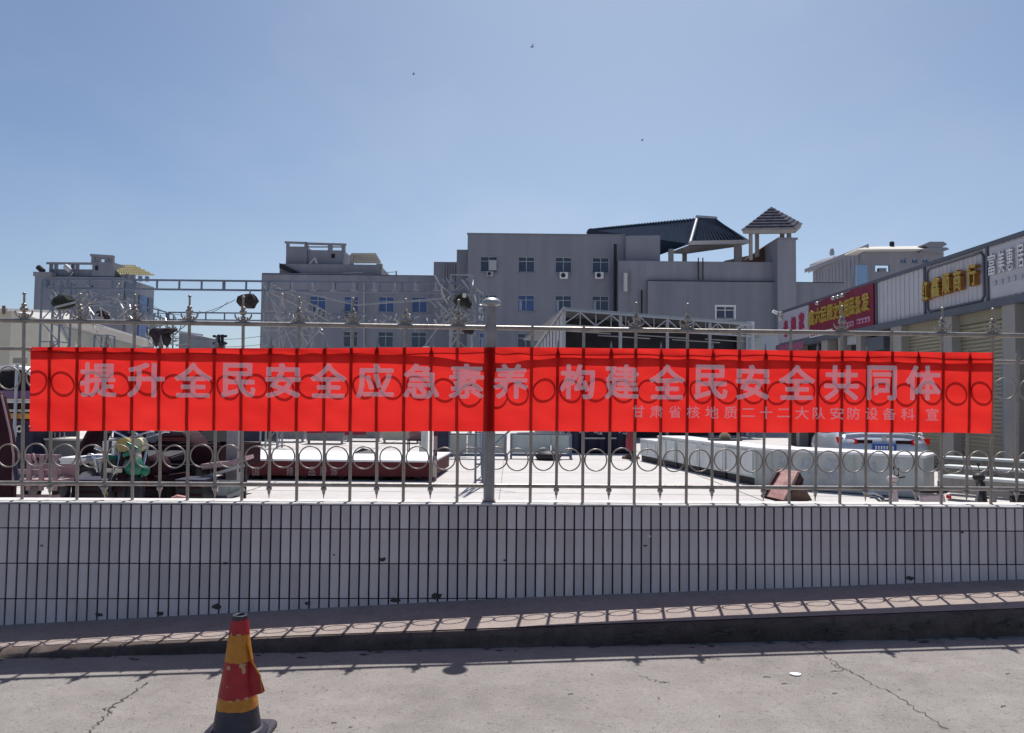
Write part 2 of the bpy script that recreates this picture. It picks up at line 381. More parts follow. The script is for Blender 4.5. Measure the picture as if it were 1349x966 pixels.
# ================================================================== SETTING: ground
def clampx(x): return max(-14, min(14, x))
def kerb_y(x): return 5.33 + .028 * clampx(x)
def wall_y(x): return 6.0 + .0437 * clampx(x)
def base_z(x): x = clampx(x); return .091 + (.0527 * x if x < 0 else .0352 * x)
def road_z(x, y): return -.075 + .023 * clampx(x) - .004 * (kerb_y(x) - y) * (1 if y > -5 else 0)
def fall(x): x = clampx(x); return max(.015, .105 + (.021 * x if x < 0 else -.009 * x))
def walk_z(x, y): return base_z(x) - fall(x) * (wall_y(x) - y)
def sheet(name, m, xs, rows, kind='structure'):
    mb = MB(); k = len(rows)
    for x in xs:
        for fy in rows: mb.v.append(Vector(fy(x)))
    for i in range(len(xs) - 1):
        for j in range(k - 1):
            a = i * k + j; mb.f.append((a, a + k, a + k + 1, a + 1)); mb.sm.append(True)
    return mb.build(name, m, None, kind)
xs = [-300, -60, -14] + [(-13 + i * .25) for i in range(105)] + [14, 60, 300]
tag(sheet('road', road_m, xs, [lambda x, y=y: (x, y if y < 5 else kerb_y(x), road_z(x, min(y, 5.2))) for y in (-200, -40, -10, 0, 2, 3, 4, 4.6, 5.2)]), kind='structure')
sheet('sidewalk', walk_m, xs, [lambda x, t=t: (x, kerb_y(x) + .10 + t * (wall_y(x) + .02 - kerb_y(x) - .10), walk_z(x, kerb_y(x) + .10 + t * (wall_y(x) - kerb_y(x) - .10))) for t in (0, .33, .66, 1)])
def kw(x, a=.017): return a * (math.sin(x * 9.1) * .4 + math.sin(x * 23.7 + 1) * .3 + math.sin(x * 3.3 + 2) * .5)
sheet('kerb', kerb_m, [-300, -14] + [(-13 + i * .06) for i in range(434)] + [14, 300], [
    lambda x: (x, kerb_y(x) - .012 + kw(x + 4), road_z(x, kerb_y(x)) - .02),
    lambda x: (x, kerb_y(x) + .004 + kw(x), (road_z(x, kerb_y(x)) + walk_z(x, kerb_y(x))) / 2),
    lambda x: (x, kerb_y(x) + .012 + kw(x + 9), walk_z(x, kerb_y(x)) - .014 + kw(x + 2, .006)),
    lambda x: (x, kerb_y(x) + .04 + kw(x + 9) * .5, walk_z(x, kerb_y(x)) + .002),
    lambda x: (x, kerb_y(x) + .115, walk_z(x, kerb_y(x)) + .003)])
def flat(name, m, x0, x1, y0, y1, z, n=2):
    return sheet(name, m, [x0 + (x1 - x0) * i / n for i in range(n + 1)], [lambda x, j=j: (x, y0 + (y1 - y0) * j / n, z) for j in range(n + 1)])
flat('ground', earth_m, -900, 900, -900, 1500, -.9, 6)
flat('yard_ground', yard_m, -120, 120, 5.2, 200, 0.0, 8).location.z = 0
# the yard slab starts behind the wall
yg = bpy.data.objects['yard_ground']
for v in yg.data.vertices:
    if v.co.y < 6: v.co.y = 6.12 + .0437 * clampx(v.co.x)
rd = bpy.data.objects['road']; kb = bpy.data.objects['kerb']

for k, y in enumerate((13.6, 17.6, 21.6, 25.6)):
    mb = MB(); mb.add([(-14, y, .004), (12, y + .02, .004), (12, y + .045, .004), (-14, y + .025, .004)], [(0, 1, 2, 3)]); mb.build('slab_joint', mat('joint_dust', (.30, .28, .27), 1, var=.2), yg)
for x in (-9, -4.6, -.2, 4.2):
    mb = MB(); mb.add([(x, 8, .0075), (x + .02, 8, .0075), (x + .02, 40, .0075), (x, 40, .0075)], [(0, 1, 2, 3)]); mb.build('slab_joint', MATS['joint_dust'], yg)
# cracks in the road
def crack(pts_px, wid, seed):
    rnd = random.Random(seed); pts = []
    for (a, b) in zip(pts_px, pts_px[1:]):
        for t in range(14):
            f = t / 14; pts.append((a[0] + (b[0] - a[0]) * f + rnd.uniform(-4, 4), a[1] + (b[1] - a[1]) * f + rnd.uniform(-1, 1)))
    w3 = []
    for p in pts:
        q = PZ(p[0], p[1], -.06); q.z = road_z(q.x, q.y) + .004; w3.append(q)
    mb = MB(); L = []
    for i, q in enumerate(w3):
        ww = wid * rnd.uniform(.3, 1.2); d = (w3[min(i + 1, len(w3) - 1)] - w3[max(i - 1, 0)]); nrm = Vector((-d.y, d.x, 0)).normalized() * ww
        L += [q - nrm, q + nrm]
    mb.add(L, [(2 * i, 2 * i + 1, 2 * i + 3, 2 * i + 2) for i in range(len(w3) - 1)])
    return mb.build('crack', crack_m, rd)
crack([(196, 884), (150, 915), (125, 940), (96, 972)], .0045, 1)
crack([(150, 915), (138, 918), (150, 924)], .003, 2)
crack([(1035, 848), (1082, 868), (1120, 893), (1190, 930), (1250, 972)], .0038, 3)
crack([(1096, 880), (1110, 890), (1092, 892)], .003, 4)
crack([(840, 890), (868, 899), (882, 901)], .0028, 5)
crack([(930, 868), (950, 873)], .003, 6)
mb = MB(); rnd = random.Random(21)
for i in range(60):
    x = rnd.uniform(-4.6, 4.8); y = kerb_y(x) - .02 - abs(rnd.gauss(0, .05)); r = rnd.uniform(.006, .02); z = road_z(x, y)
    vs = [(x + math.cos(t) * r * rnd.uniform(.6, 1.5) * 1.6, y + math.sin(t) * r * rnd.uniform(.5, 1), z + .002) for t in [k * math.pi / 3.5 for k in range(7)]] + [(x, y, z + r * .45)]
    mb.add(vs, [(k, (k + 1) % 7, 7) for k in range(7)])
tag(mb.build('gutter_dirt', crack_m), kind='stuff')
mb = MB(); rnd = random.Random(5)
for i in range(900):
    q = PZ(rnd.uniform(-40, 1390), rnd.uniform(880, 1000), -.06); r = rnd.uniform(.0012, .0035) * (2.0 if rnd.random() < .06 else 1)
    z = road_z(q.x, q.y); a = rnd.uniform(0, 6)
    vs = [(q.x + math.cos(a + t) * r * rnd.uniform(.7, 1.4), q.y + math.sin(a + t) * r, z + .0005) for t in (0, 1.6, 3.1, 4.7)] + [(q.x, q.y, z + r * .9)]
    mb.add(vs, [(0, 1, 4), (1, 2, 4), (2, 3, 4), (3, 0, 4)])
tag(mb.build('road_grit', stone_m), kind='stuff')
mb = MB()
for (px, py, l, a) in ((440, 943, .05, .1), (868, 921, .03, .9), (752, 913, .05, .3), (1010, 897, .07, -.2), (1033, 906, .05, .1), (1328, 900, .05, .2), (462, 949, .03, 0), (948, 946, .02, 1.), (1185, 917, .02, 1), (780, 888, .03, 2), (1322, 942, .06, .4), (1100, 920, .05, .1)):
    q = PZ(px, py, -.06); z = road_z(q.x, q.y) + .004; d = Vector((math.cos(a), math.sin(a), 0)) * l / 2
    d *= .6; e2 = Vector((-d.y, d.x, 0)) * .35; mb.bar(Vector((q.x, q.y, z)) - d, Vector((q.x, q.y, z)) + e2, .0035, .003).bar(Vector((q.x, q.y, z)) + e2, Vector((q.x, q.y, z)) + d, .0025, .003)
tag(mb.build('road_debris', crack_m), kind='stuff')
for i in range(-6, 7):
    x = i * .98 + .3; y = kerb_y(x); mb = MB(); mb.add([(x - .004, y - .030, road_z(x, y)), (x + .004, y - .030, road_z(x, y)), (x + .006, y + .01, walk_z(x, y) + .003), (x - .003, y + .01, walk_z(x, y) + .003), (x + .004, y + .12, walk_z(x, y) + .0065), (x - .003, y + .12, walk_z(x, y) + .0065)], [(0, 1, 2, 3), (3, 2, 4, 5)]); mb.build('kerb_joint', crack_m, kb)
# broken flakes in the kerb face
for px, n_, sp in ((845, 4, .13), (960, 7, .20), (1085, 6, .18), (1180, 8, .22), (1330, 5, .12), (700, 5, .25), (560, 3, .2)):
    q = PZ(px, 835, .0); rnd = random.Random(px)
    mb = MB()
    for _ in range(n_):
        x = q.x + rnd.uniform(-sp, sp); wd = rnd.uniform(.02, .085); zb0, zt0 = road_z(x, 5.2), walk_z(x, 5.3); zc = zb0 + (zt0 - zb0) * rnd.uniform(.35, .8); hh = rnd.uniform(.006, .02); k = 11
        pts = [(x + math.cos(2 * math.pi * i / k) * wd * rnd.uniform(.4, 1.2), kerb_y(x) - .020, zc + math.sin(2 * math.pi * i / k) * hh * rnd.uniform(.4, 1.3)) for i in range(k)]
        mb.prism(pts, (0, .012, 0))
    mb.build('broken_flakes', crack_m, kb, kind='stuff')

# ================================================================== LOW TILED WALL
wall = thing('low_wall', 'low boundary wall faced with upright pale tiles and dark grout below the steel fence', 'wall', (0, 6, 0))
TOP = .81
mb = MB()
for (a, b) in ((-14, 14),):
    k = 28
    vs = []
    for i in range(k + 1):
        x = a + (b - a) * i / k; y = wall_y(x)
        vs += [(x, y + .012, base_z(x) - .4), (x, y + .012, TOP - .014), (x, y + .215, TOP - .014), (x, y + .215, -.4)]
    fs = []
    for i in range(k):
        for j in range(4):
            p = i * 4 + j; q = i * 4 + (j + 1) % 4; fs.append((p, q, q + 4, p + 4))
    mb.add(vs, fs)
mb.build('core', grout_m, wall)
mb = MB(); vs = []; k = 280; rnd = random.Random(3)
for i in range(k + 1):
    x = -14 + .1 * i; y = wall_y(x); j = rnd.uniform(-.004, .004); jz = rnd.uniform(-.002, .002)
    vs += [(x, y - .004 + j * .4, TOP - .013 + jz), (x, y - .004 + j * .4, TOP - .002 + jz), (x, y + .008 + j, TOP + .003 + jz), (x, y + .222, TOP + .003), (x, y + .222, TOP - .013)]
fs = [(i * 5 + j, i * 5 + (j + 1) % 5, i * 5 + 5 + (j + 1) % 5, i * 5 + 5 + j) for i in range(k) for j in range(5)]
mb.add(vs, fs); mb.build('coping', cement_m, wall)
PT, GAP = .0752, .0130
ROWS = [(TOP - .014, TOP - .197), (TOP - .197, TOP - .461), (TOP - .461, TOP - .725), (TOP - .725, TOP - .989), ]
def tile_mb(w_, h_, seed=0):
    t = MB(); t.box(-w_ / 2, w_ / 2, 0, .014, -h_ / 2, h_ / 2); return t
cand = []
ang = math.atan(.0437)
for r, (z1, z0) in enumerate(ROWS):
    for i in range(-100, 104):
        x = i * PT + .01
        if z1 < base_z(x) + .005: continue
        vis = (z1 - max(z0, base_z(x) - .01)) if -3.98 < x < 4.22 else 0.0
        cand.append((-vis if r else -vis - .02, r, x))
cand.sort(key=lambda t: (t[0], abs(t[2])))
tiles_big = cand[:300]; tiles_rest = cand[300:]
protos = {}
rnd = random.Random(11)
for (_, r, x) in tiles_big:
    z1, z0 = ROWS[r]; h_ = z1 - z0 - .0085
    if r not in protos:
        protos[r] = tile_mb(PT - GAP, h_).build('tile', tile_m, wall, bevel=.0015); OFF.pop(protos[r].name, None); o = protos[r]
        for v in o.data.vertices: v.co += Vector((0, 6, 0))   # build() subtracted the parent offset
    else:
        o = protos[r].copy(); C.objects.link(o)
    o.location = Vector((x, wall_y(x) + rnd.uniform(-.0012, .0012), (z0 + z1) / 2)) - Vector((0, 6, 0))
    o.rotation_euler = (rnd.uniform(-.004, .004), rnd.uniform(-.006, .006), ang + rnd.uniform(-.012, .012))
mb = MB()
for (_, r, x) in tiles_rest:
    z1, z0 = ROWS[r]; y = wall_y(x) + rnd.uniform(-.001, .001); a = (PT - GAP) / 2
    mb.box(x - a, x + a, y, y + .014, z0 + .00425, z1 - .00425)
mb.build('tile', tile_m, wall, kind='stuff')
# chipped spots and cement smears on the tile face
for px, py, s, mm in ((850, 719, .018, crack_m), (855, 706, .02, pale_m), (297, 742, .022, crack_m), (505, 737, .03, crack_m), (55, 719, .016, rust_m), (575, 786, .05, crack_m), (520, 791, .04, crack_m),
                   (285, 799, .04, crack_m), (210, 808, .035, crack_m), (405, 795, .03, crack_m), (1199, 762, .035, crack_m), (1268, 702, .015, crack_m), (440, 731, .012, crack_m), (665, 738, .012, crack_m), (130, 822 - 12, .03, crack_m)):
    q = P(px, py, 6.0); q = P(px, py, wall_y(q.x)); mb = MB(); rnd = random.Random(px)
    pts = [(q.x + math.cos(t) * s * rnd.uniform(.5, 1.2), wall_y(q.x) - .0035, q.z + math.sin(t) * s * .55 * rnd.uniform(.5, 1.2)) for t in [i * math.pi / 5 for i in range(10)]]
    mb.prism(pts, (0, .006, 0)); mb.build('chipped_patch', mm, wall)

# ================================================================== STEEL FENCE (local frame: x along, z up from wall top, -y towards the street)
fence = thing('steel_fence', 'weathered steel fence with rings and spear finials standing on the tiled wall', 'fence')
place(fence, (0, 6.11, TOP), rz=math.atan(.0437), rx=.045)
def bend(r, z, wob=.0015, seed=0, r_=.018, n=12):
    rnd = random.Random(seed); return MB().tube([(x, 0, z + rnd.uniform(-wob, wob)) for x in [-13 + i * 1.3 for i in range(21)]], r_, n)
for z, r_ in ((.128, .017), (1.162, .015), (1.378, .0185)):
    bend(None, z, .0018, int(z * 100), r_).build('rail', steel_m, fence)
def long_bar():
    return MB().tube([(0, 0, 0), (0, 0, 1.378)], .0125, 8)
lb = long_bar().build('bar', steel_m, fence)
fin = MB().tube([(0, 0, 1.378), (0, 0, 1.585)], [.0095, .008], 8)
for z, r_ in ((1.425, .022), (1.468, .030), (1.50, .020), (1.588, .014)):
    fin.lathe([(r_ * math.sin(t), z - r_ * .8 * math.cos(t)) for t in [(.15 + i * .35) for i in range(9)]], n=12)
fin = fin.build('finial', steel_m, lb)
scr = MB()
for sgn in (-1, 1):
    scr.tube([(sgn * (.012 + .052 * math.sin(t)), 0, 1.455 - .052 * math.cos(t)) for t in [i * .2 for i in range(9)]], [.0075] * 6 + [.007, .006, .004], 6)
    scr.tube([(sgn * (.006 + .028 * math.sin(t)), -.004, 1.425 - .028 * math.cos(t)) for t in [i * .3 for i in range(7)]], .006, 6)
scr = scr.build('scroll', steel_m, lb)
sb = MB().tube([(0, 0, .06), (0, 0, 1.20)], .012, 8).build('bar', steel_m, fence)
st = MB().lathe([(.012, 1.16), (.0175, 1.185), (.0188, 1.205), (.0145, 1.225), (.008, 1.235), (.007, 1.26), (.002, 1.285)], n=10).build('spear_tip', steel_m, sb)
sf = MB().lathe([(.002, .018), (.0085, .062), (.011, .075), (.023, .092), (.023, .103), (.012, .118)], n=10).build('spear_foot', steel_m, sb)
reg(lb); reg(sb)
nofin = MB().tube([(0, 0, 0), (0, 0, 1.40)], .0125, 8).build('bar', steel_m, fence)
used = {'l': 0, 's': 0, 'n': 0}
def place_bar(kind, s):
    src = {'l': lb, 's': sb, 'n': nofin}[kind]
    rz = random.uniform(-.15, .15); tilt = random.uniform(-.006, .006); s += random.uniform(-.0035, .0035)
    if not used[kind]: o = src; used[kind] = 1
    else: o = link_copy(src, fence)
    o.location = (s, 0, 0); o.rotation_euler = (0, tilt, 0)
SP = .209
sL, sR = -.424, .152
ringpos = [-.32, -.1155, .048]
for i in range(36):
    place_bar('l' if i % 2 == 0 else 's', sL - i * SP); ringpos.append(sL - i * SP - SP / 2)
missing = {0, 2, 8, 10, 14}
for i in range(34):
    place_bar(('n' if i in missing else 'l') if i % 2 == 0 else 's', sR + i * SP); ringpos.append(sR + i * SP + SP / 2)
rg = None
for s_ in ringpos:
    for z in (.343, .94):
        if rg is None:
            rg = MB().torus((0, 0, 0), (0, 1, 0), .087, .0060, 32, 6).build('ring', steel_m, fence); o = rg
        else:
            o = rg.copy(); C.objects.link(o)
        o.location = (s_, random.uniform(-.004, .004), z + random.uniform(-.006, .006)); o.rotation_euler = (0, random.uniform(0, 3), random.uniform(-.12, .12))
po = MB().tube([(-.172, 0, 0), (-.172, 0, 1.56)], .0435, 24).build('post', post_m, fence)
MB().lathe([(.045, 1.545), (.046, 1.550), (.074, 1.557), (.080, 1.567), (.076, 1.585), (.060, 1.603), (.030, 1.615), (.004, 1.618)], (-.172, 0, 0), 28).build('cap', galv_m, po)
MB().box(-.172 - .052, -.172 + .052, -.052, .052, .001, .012).build('foot_plate', rust_m, po)

# ================================================================== BANNER (same leaning plane as the fence)
banner = thing('banner', 'long red cloth banner with pale Chinese slogan tied along the steel fence', 'banner')
place(banner, (0, 6.11, TOP), rz=math.atan(.0437), rx=.045)
MF = Matrix.Translation((0, 6.11, TOP)) @ (Matrix.Rotation(math.atan(.0437), 4, 'Z') @ Matrix.Rotation(.045, 4, 'X')); MFi = MF.inverted()
def flocal(px, py, yl=-.048):
    o = MFi @ CAM; d = (MFi.to_3x3() @ ray(px, py)); t = (yl - o.y) / d.y; q = o + d * t; return q.x, q.z
def fw(x, z):
    """cloth offset towards the street"""
    tight = math.exp(-((x + .172) / .35) ** 2) * .026
    return -.0225 - tight - .0016 * (1 + math.sin(x * 3.1 + z * 2)) - .0012 * math.sin(x * 15 + z * 30 + math.sin(x * 4) * 2) * (1 if z < 1.1 else 2) - .0018 * math.exp(-((z - (1.165 + .01 * math.sin(x * 1.7))) / .012) ** 2) * (1 + math.sin(x * 2.2))
topx = [(38, 457), (180, 458.5), (330, 459), (520, 458), (674, 457.5), (850, 459), (1040, 461.5), (1180, 463), (1311, 465)]
botx = [(38, 568), (330, 568.5), (674, 568.5), (850, 569.5), (1309, 571)]
tl = [flocal(*p) for p in topx]; bl = [flocal(*p) for p in botx]
X0b, X1b = tl[0][0] - .0, tl[-1][0]
nxb, nzb = 420, 44
mb = MB(); vs = []
for i in range(nxb + 1):
    x = X0b + (X1b - X0b) * i / nxb
    zt = np.interp(x, [p[0] for p in tl], [p[1] for p in tl]); zb = np.interp(x, [p[0] for p in bl], [p[1] for p in bl])
    zt += .0015 * math.sin(x * 5.3); zb += .0028 * math.sin(x * 2.3 + 1) + .0016 * math.sin(x * 7.7)
    for j in range(nzb + 1):
        z = zb + (zt - zb) * j / nzb; vs.append((x, fw(x, z), z))
mb.add(vs, [(i * (nzb + 1) + j, (i + 1) * (nzb + 1) + j, (i + 1) * (nzb + 1) + j + 1, i * (nzb + 1) + j + 1) for i in range(nxb) for j in range(nzb)], True)
cloth = mb.build('cloth', cloth_m, banner)
MB().tube([(X0b - .02 + (X1b - X0b + .04) * i / 60, fw(X0b + (X1b - X0b) * i / 60, 1.2) + .004, np.interp(X0b + (X1b - X0b) * i / 60, [p[0] for p in tl], [p[1] for p in tl]) - .035 - .012 * abs(math.sin(i * .35))) for i in range(61)], .0022, 5).build('hem_cord', black_m, banner)
for (xx, zz) in ((X0b + .02, tl[0][1] - .02), (X0b + .02, bl[0][1] + .02), (X1b - .02, tl[-1][1] - .02), (X1b - .02, bl[-1][1] + .02)):
    MB().tube([(xx, fw(xx, zz) - .003, zz), (xx + (-.03 if xx < 0 else .03), -.015, zz + .012), (xx + (-.035 if xx < 0 else .035), .016, zz + .02)], .0025, 5).build('tie_cord', cream_m, banner)
    MB().torus((xx, fw(xx, zz) - .002, zz), (0, 1, 0), .008, .002, 12, 4).build('eyelet', galv_m, banner)
def btext(name, items, bold, N):
    for ch, a, b, y1, y0 in items:
        mb = MB()
        xl, zl = flocal(a, y0); xr, zt = flocal(b, y1); _, zb2 = flocal(b, y0); _, zt1 = flocal(a, y1)
        zb_, zt_ = (zl + zb2) / 2, (zt + zt1) / 2
        if ch in '一二': pass
        k = len(mb.v); put_glyph(mb, ch, (xl, 0, zb_), (xr - xl, 0, 0), (0, 0, zt_ - zb_), bold, N)
        for v in mb.v[k:]: v.y = fw(v.x, v.z) - .0028
        mb.build(name, print_m, banner)
main = [('提', 103, 152), ('升', 166, 216), ('全', 228, 278), ('民', 290, 336), ('安', 348, 396), ('全', 408, 456), ('应', 468.5, 519), ('急', 531, 579), ('素', 591, 638), ('养', 650, 696),
        ('构', 738, 785), ('建', 797, 843), ('全', 856, 903.5), ('民', 915, 960), ('安', 970, 1016), ('全', 1027, 1075.5), ('共', 1087, 1134), ('同', 1144, 1184), ('体', 1195, 1242)]
it = []
for ch, a, b in main:
    sh = (a - 103) / 1140 * 4.5; it.append((ch, a, b, 477.5 + sh, 523.5 + sh))
btext('slogan_character', it, .026, 84)
sub = [('甘', 834, 850), ('肃', 857, 874), ('省', 882, 898), ('核', 905.6, 923), ('地', 930, 948), ('质', 955, 972), ('二', 978, 996), ('十', 1002, 1019), ('二', 1025, 1042), ('大', 1048.6, 1067), ('队', 1072, 1089),
       ('安', 1095, 1113.5), ('防', 1118, 1135), ('设', 1142, 1158.5), ('备', 1164.5, 1182.5), ('科', 1189, 1207), ('宣', 1222, 1238.5)]
it = []
for ch, a, b in sub:
    sh = (a - 834) / 400 * 4; y1, y0 = 534.3 + sh, 550.5 + sh
    if ch == '二': y1 += 2.5; y0 -= 2.5
    it.append((ch, a, b, y1, y0))
btext('sponsor_character', it, .012, 60)

# ================================================================== TRAFFIC CONE
q = PZ(312, 965, -.09); zc = road_z(q.x, q.y)
cone = thing('traffic_cone', 'battered red and amber traffic cone on a black rubber base at the roadside', 'traffic cone', (q.x, q.y, zc + .002))
cx, cy, cz = q.x, q.y, zc + .002
bs = MB()
pts = []
hw = .168
for k in range(4):
    for t in range(5):
        a = k * math.pi / 2 + t * math.pi / 8; ox = (hw - .05) * (1 if k in (0, 3) else -1); oy = (hw - .05) * (1 if k in (0, 1) else -1)
        pts.append((cx + ox + .05 * math.cos(a), cy + oy + .05 * math.sin(a), cz))
bs.prism(pts, (0, 0, .022)); base = bs.build('base', conebase_m, cone, bevel=.004)
MB().lathe([(.155, .020), (.155, .030), (.140, .034), (.138, .046), (.118, .05)], (cx, cy, cz), 32).build('base_collar', conebase_m, cone)
def cr(z): return .125 - .089 * (max(z, 0) / .61) ** .95
def band(z0, z1, name, m, n=72, jag=0, out=0.0, seed=1, a0=0, a1=2 * math.pi, smooth=True):
    rnd = random.Random(seed); mb = MB(); K = 5; vs = []; full = abs(a1 - a0 - 2 * math.pi) < 1e-6
    cols = n if full else n + 1
    ph = [rnd.uniform(0, 6) for _ in range(4)]; jt, jb = [[jag * (.6 * math.sin(i * .26 * (72 / n) + ph[k]) + .3 * math.sin(i * .9 + ph[k + 1]) + rnd.uniform(-.25, .25)) for i in range(cols)] for k in (0, 2)]
    for i in range(cols):
        a = a0 + (a1 - a0) * i / n
        for k in range(K + 1):
            z = z0 + jb[i] + (z1 + jt[i] - z0 - jb[i]) * k / K; r = cr(z) + out + .0012 * math.sin(a * 3 + z * 20)
            vs.append((cx + r * math.cos(a), cy + r * math.sin(a), cz + z))
    fs = []
    for i in range(n):
        i2 = (i + 1) % cols
        for k in range(K): fs.append((i * (K + 1) + k, i2 * (K + 1) + k, i2 * (K + 1) + k + 1, i * (K + 1) + k + 1))
    mb.add(vs, fs, smooth); return mb.build(name, m, cone)
band(.02, .600, 'body', conebase_m)
MB().lathe([(.0370, 0), (.0375, .012), (.0370, .017), (.028, .019), (.026, .0)], (cx, cy, cz + .592), 24).build('tip', conebase_m, cone)
band(.155, .215, 'amber_band', coneyel_m, 72, .003, .0016, 2)
band(.212, .385, 'red_band', conered_m, 72, .0035, .0024, 3)
band(.383, .520, 'amber_band', coneyel_m, 72, .003, .0016, 4)
band(.517, .590, 'red_band', conered_m, 72, .003, .0024, 5)
rnd = random.Random(9)
for a, z, s_, h_ in ((-1.95, .365, .016, .016), (-1.0, .375, .022, .014), (-1.25, .213, .016, .009), (-1.6, .209, .010, .007), (-.8, .214, .016, .008), (-1.85, .275, .006, .007), (-1.3, .522, .014, .007), (-2.05, .522, .007, .012), (-.9, .35, .012, .02)):
    mb = MB(); vs = []
    for t in [i * math.pi / 5 for i in range(10)]:
        aa = a + math.cos(t) * s_ / cr(z) * rnd.uniform(.5, 1.1); zz = z + math.sin(t) * h_ * rnd.uniform(.5, 1.1); r = cr(zz) + .0045
        vs.append((cx + r * math.cos(aa), cy + r * math.sin(aa), cz + zz))
    mb.add(vs, [tuple(range(10))]); mb.build('worn_patch', conegrey_m, cone)
# the torn flap of sheeting on the right
mb = MB()
def cp(a, z, o=.004): r = cr(z) + o; return Vector((cx + r * math.cos(a), cy + r * math.sin(a), cz + z))
A_ = [cp(-.45, .475), cp(-.40, .385), cp(-.42, .325), cp(-.5, .22)]; off = [0, .018, .052, .060]; dz = [0, -.0, -.004, .018]
B_ = [p + Vector((o, -.012, d)) for p, o, d in zip(A_, off, dz)]
mb.add(A_ + B_, [(0, 1, 5, 4)]); mb.add([v + Vector((0, .0015, 0)) for v in A_ + B_], [(0, 1, 5, 4)]); mb.build('torn_flap', coneyel_m, cone)
MB().tube([A_[0], B_[1].lerp(A_[1], .2), B_[2], B_[3]], .004, 6).build('flap_edge', coneyel_m, cone)
mb = MB(); mb.add(A_[1:] + B_[1:], [(0, 1, 4, 3), (1, 2, 5, 4)]); mb.add([v + Vector((0, .0015, 0)) for v in A_[1:] + B_[1:]], [(0, 1, 4, 3), (1, 2, 5, 4)])
mb.add([B_[3], B_[3] + Vector((.012, 0, .012)), B_[3] + Vector((.006, 0, .03)), B_[2]], [(0, 1, 2, 3)])
mb.build('torn_flap', conered_m, cone)
# scrap of paper
q = PZ(1048, 892, -.05); z = road_z(q.x, q.y) + .004
mb = MB(); mb.prism([(q.x + .034 * math.cos(t) * (1 + .1 * math.sin(3 * t)), q.y + .028 * math.sin(t), z) for t in [i * math.pi / 8 for i in range(16)]], (0, 0, .003))
tag(mb.build('paper_scrap', white_m), 'small white oval paper scrap lying on the sunlit road', 'litter')

# ================================================================== BUILDINGS
def at(px, py, Y): return P(px, py, Y)
def xz(px, py, Y): q = P(px, py, Y); return q.x, q.z
def holes_wall(mb, x0, x1, z0, z1, Y, holes, reveal=.16):
    """front wall face on plane Y (towards -y) with real openings (hx0,hx1,hz0,hz1) and reveals"""
    X = sorted({x0, x1, *[h[0] for h in holes], *[h[1] for h in holes]}); Z = sorted({z0, z1, *[h[2] for h in holes], *[h[3] for h in holes]})
    for i in range(len(X) - 1):
        for j in range(len(Z) - 1):
            cx_, cz_ = (X[i] + X[i + 1]) / 2, (Z[j] + Z[j + 1]) / 2
            if any(h[0] < cx_ < h[1] and h[2] < cz_ < h[3] for h in holes): continue
            mb.add([(X[i], Y, Z[j]), (X[i + 1], Y, Z[j]), (X[i + 1], Y, Z[j + 1]), (X[i], Y, Z[j + 1])], [(0, 1, 2, 3)])
    for a, b, c, d in holes:
        r = reveal
        mb.add([(a, Y, c), (a, Y + r, c), (a, Y + r, d), (a, Y, d)], [(0, 1, 2, 3)]); mb.add([(b, Y, c), (b, Y + r, c), (b, Y + r, d), (b, Y, d)], [(0, 3, 2, 1)])
        mb.add([(a, Y, d), (b, Y, d), (b, Y + r, d), (a, Y + r, d)], [(0, 1, 2, 3)]); mb.add([(a, Y, c), (b, Y, c), (b, Y + r, c), (a, Y + r, c)], [(0, 3, 2, 1)])
    return mb
def window(parent, a, b, c, d, Y, glass=glass_m, frm=frame_m, mull=1, open_right=False, curtain=False):
    """pane set back in an opening, with frame, transom and mullion as a sub-part"""
    mb = MB(); mb.box(a, b, Y + .12, Y + .14, c, d); wn = mb.build('window', glass, parent)
    f = MB(); t = .05; y0, y1 = Y + .07, Y + .115
    f.box(a, a + t, y0, y1, c, d); f.box(b - t, b, y0, y1, c, d); f.box(a + t, b - t, y0, y1, c, c + t); f.box(a + t, b - t, y0, y1, d - t, d)
    zt = c + (d - c) * .70; f.box(a + t, b - t, y0, y1, zt - t / 2, zt + t / 2); xm = (a + b) / 2
    f.box(xm - t / 2, xm + t / 2, y0 + .003, y1 - .003, c + t, d - t)
    f.build('frame', frm, wn)
    MB().box(a - .06, b + .06, Y - .05, Y + .0, c - .07, c - .012).build('sill', wallB, wn)
    if curtain:
        MB().box(a + .12, a + .34, Y + .116, Y + .119, c + t, zt - t).build('curtain', curtain_m, wn)
    if open_right:
        MB().box(xm + .03, b - t, Y - .40, Y - .37, c + t, zt).build('sash', frm, wn)
        MB().box(xm + .06, b - t - .02, Y + .02, Y + .06, c + t, zt - .03).build('dark_opening', darkvoid_m, wn)
    return wn
def aircon(px0, px1, py0, py1, Y, label, m=None, group='air conditioners under the windows'):
    a, z0 = xz(px0, py1, Y); b, z1 = xz(px1, py0, Y); t = thing('air_conditioner', label, 'air conditioner', ((a + b) / 2, Y - .2, z0), group)
    mb = MB().box(a, b, Y - .36, Y - .04, z0, z1); mb.build('casing', m or white_m, t, bevel=.02)
    r = (z1 - z0) * .38; cxx = a + (b - a) * .42
    MB().disc((cxx, Y - .37, (z0 + z1) / 2), (0, 1, 0), r, .02, 16).build('fan_grille', black_m, t)
    MB().torus((cxx, Y - .385, (z0 + z1) / 2), (0, 1, 0), r, .02, 16, 5).build('grille_ring', m or white_m, t)
    MB().bar((a + .1, Y + .0, z0 - .03), (a + .1, Y - .4, z0 - .03), .04).bar((b - .1, Y, z0 - .03), (b - .1, Y - .4, z0 - .03), .04).build('bracket', frame_m, t)
    return t

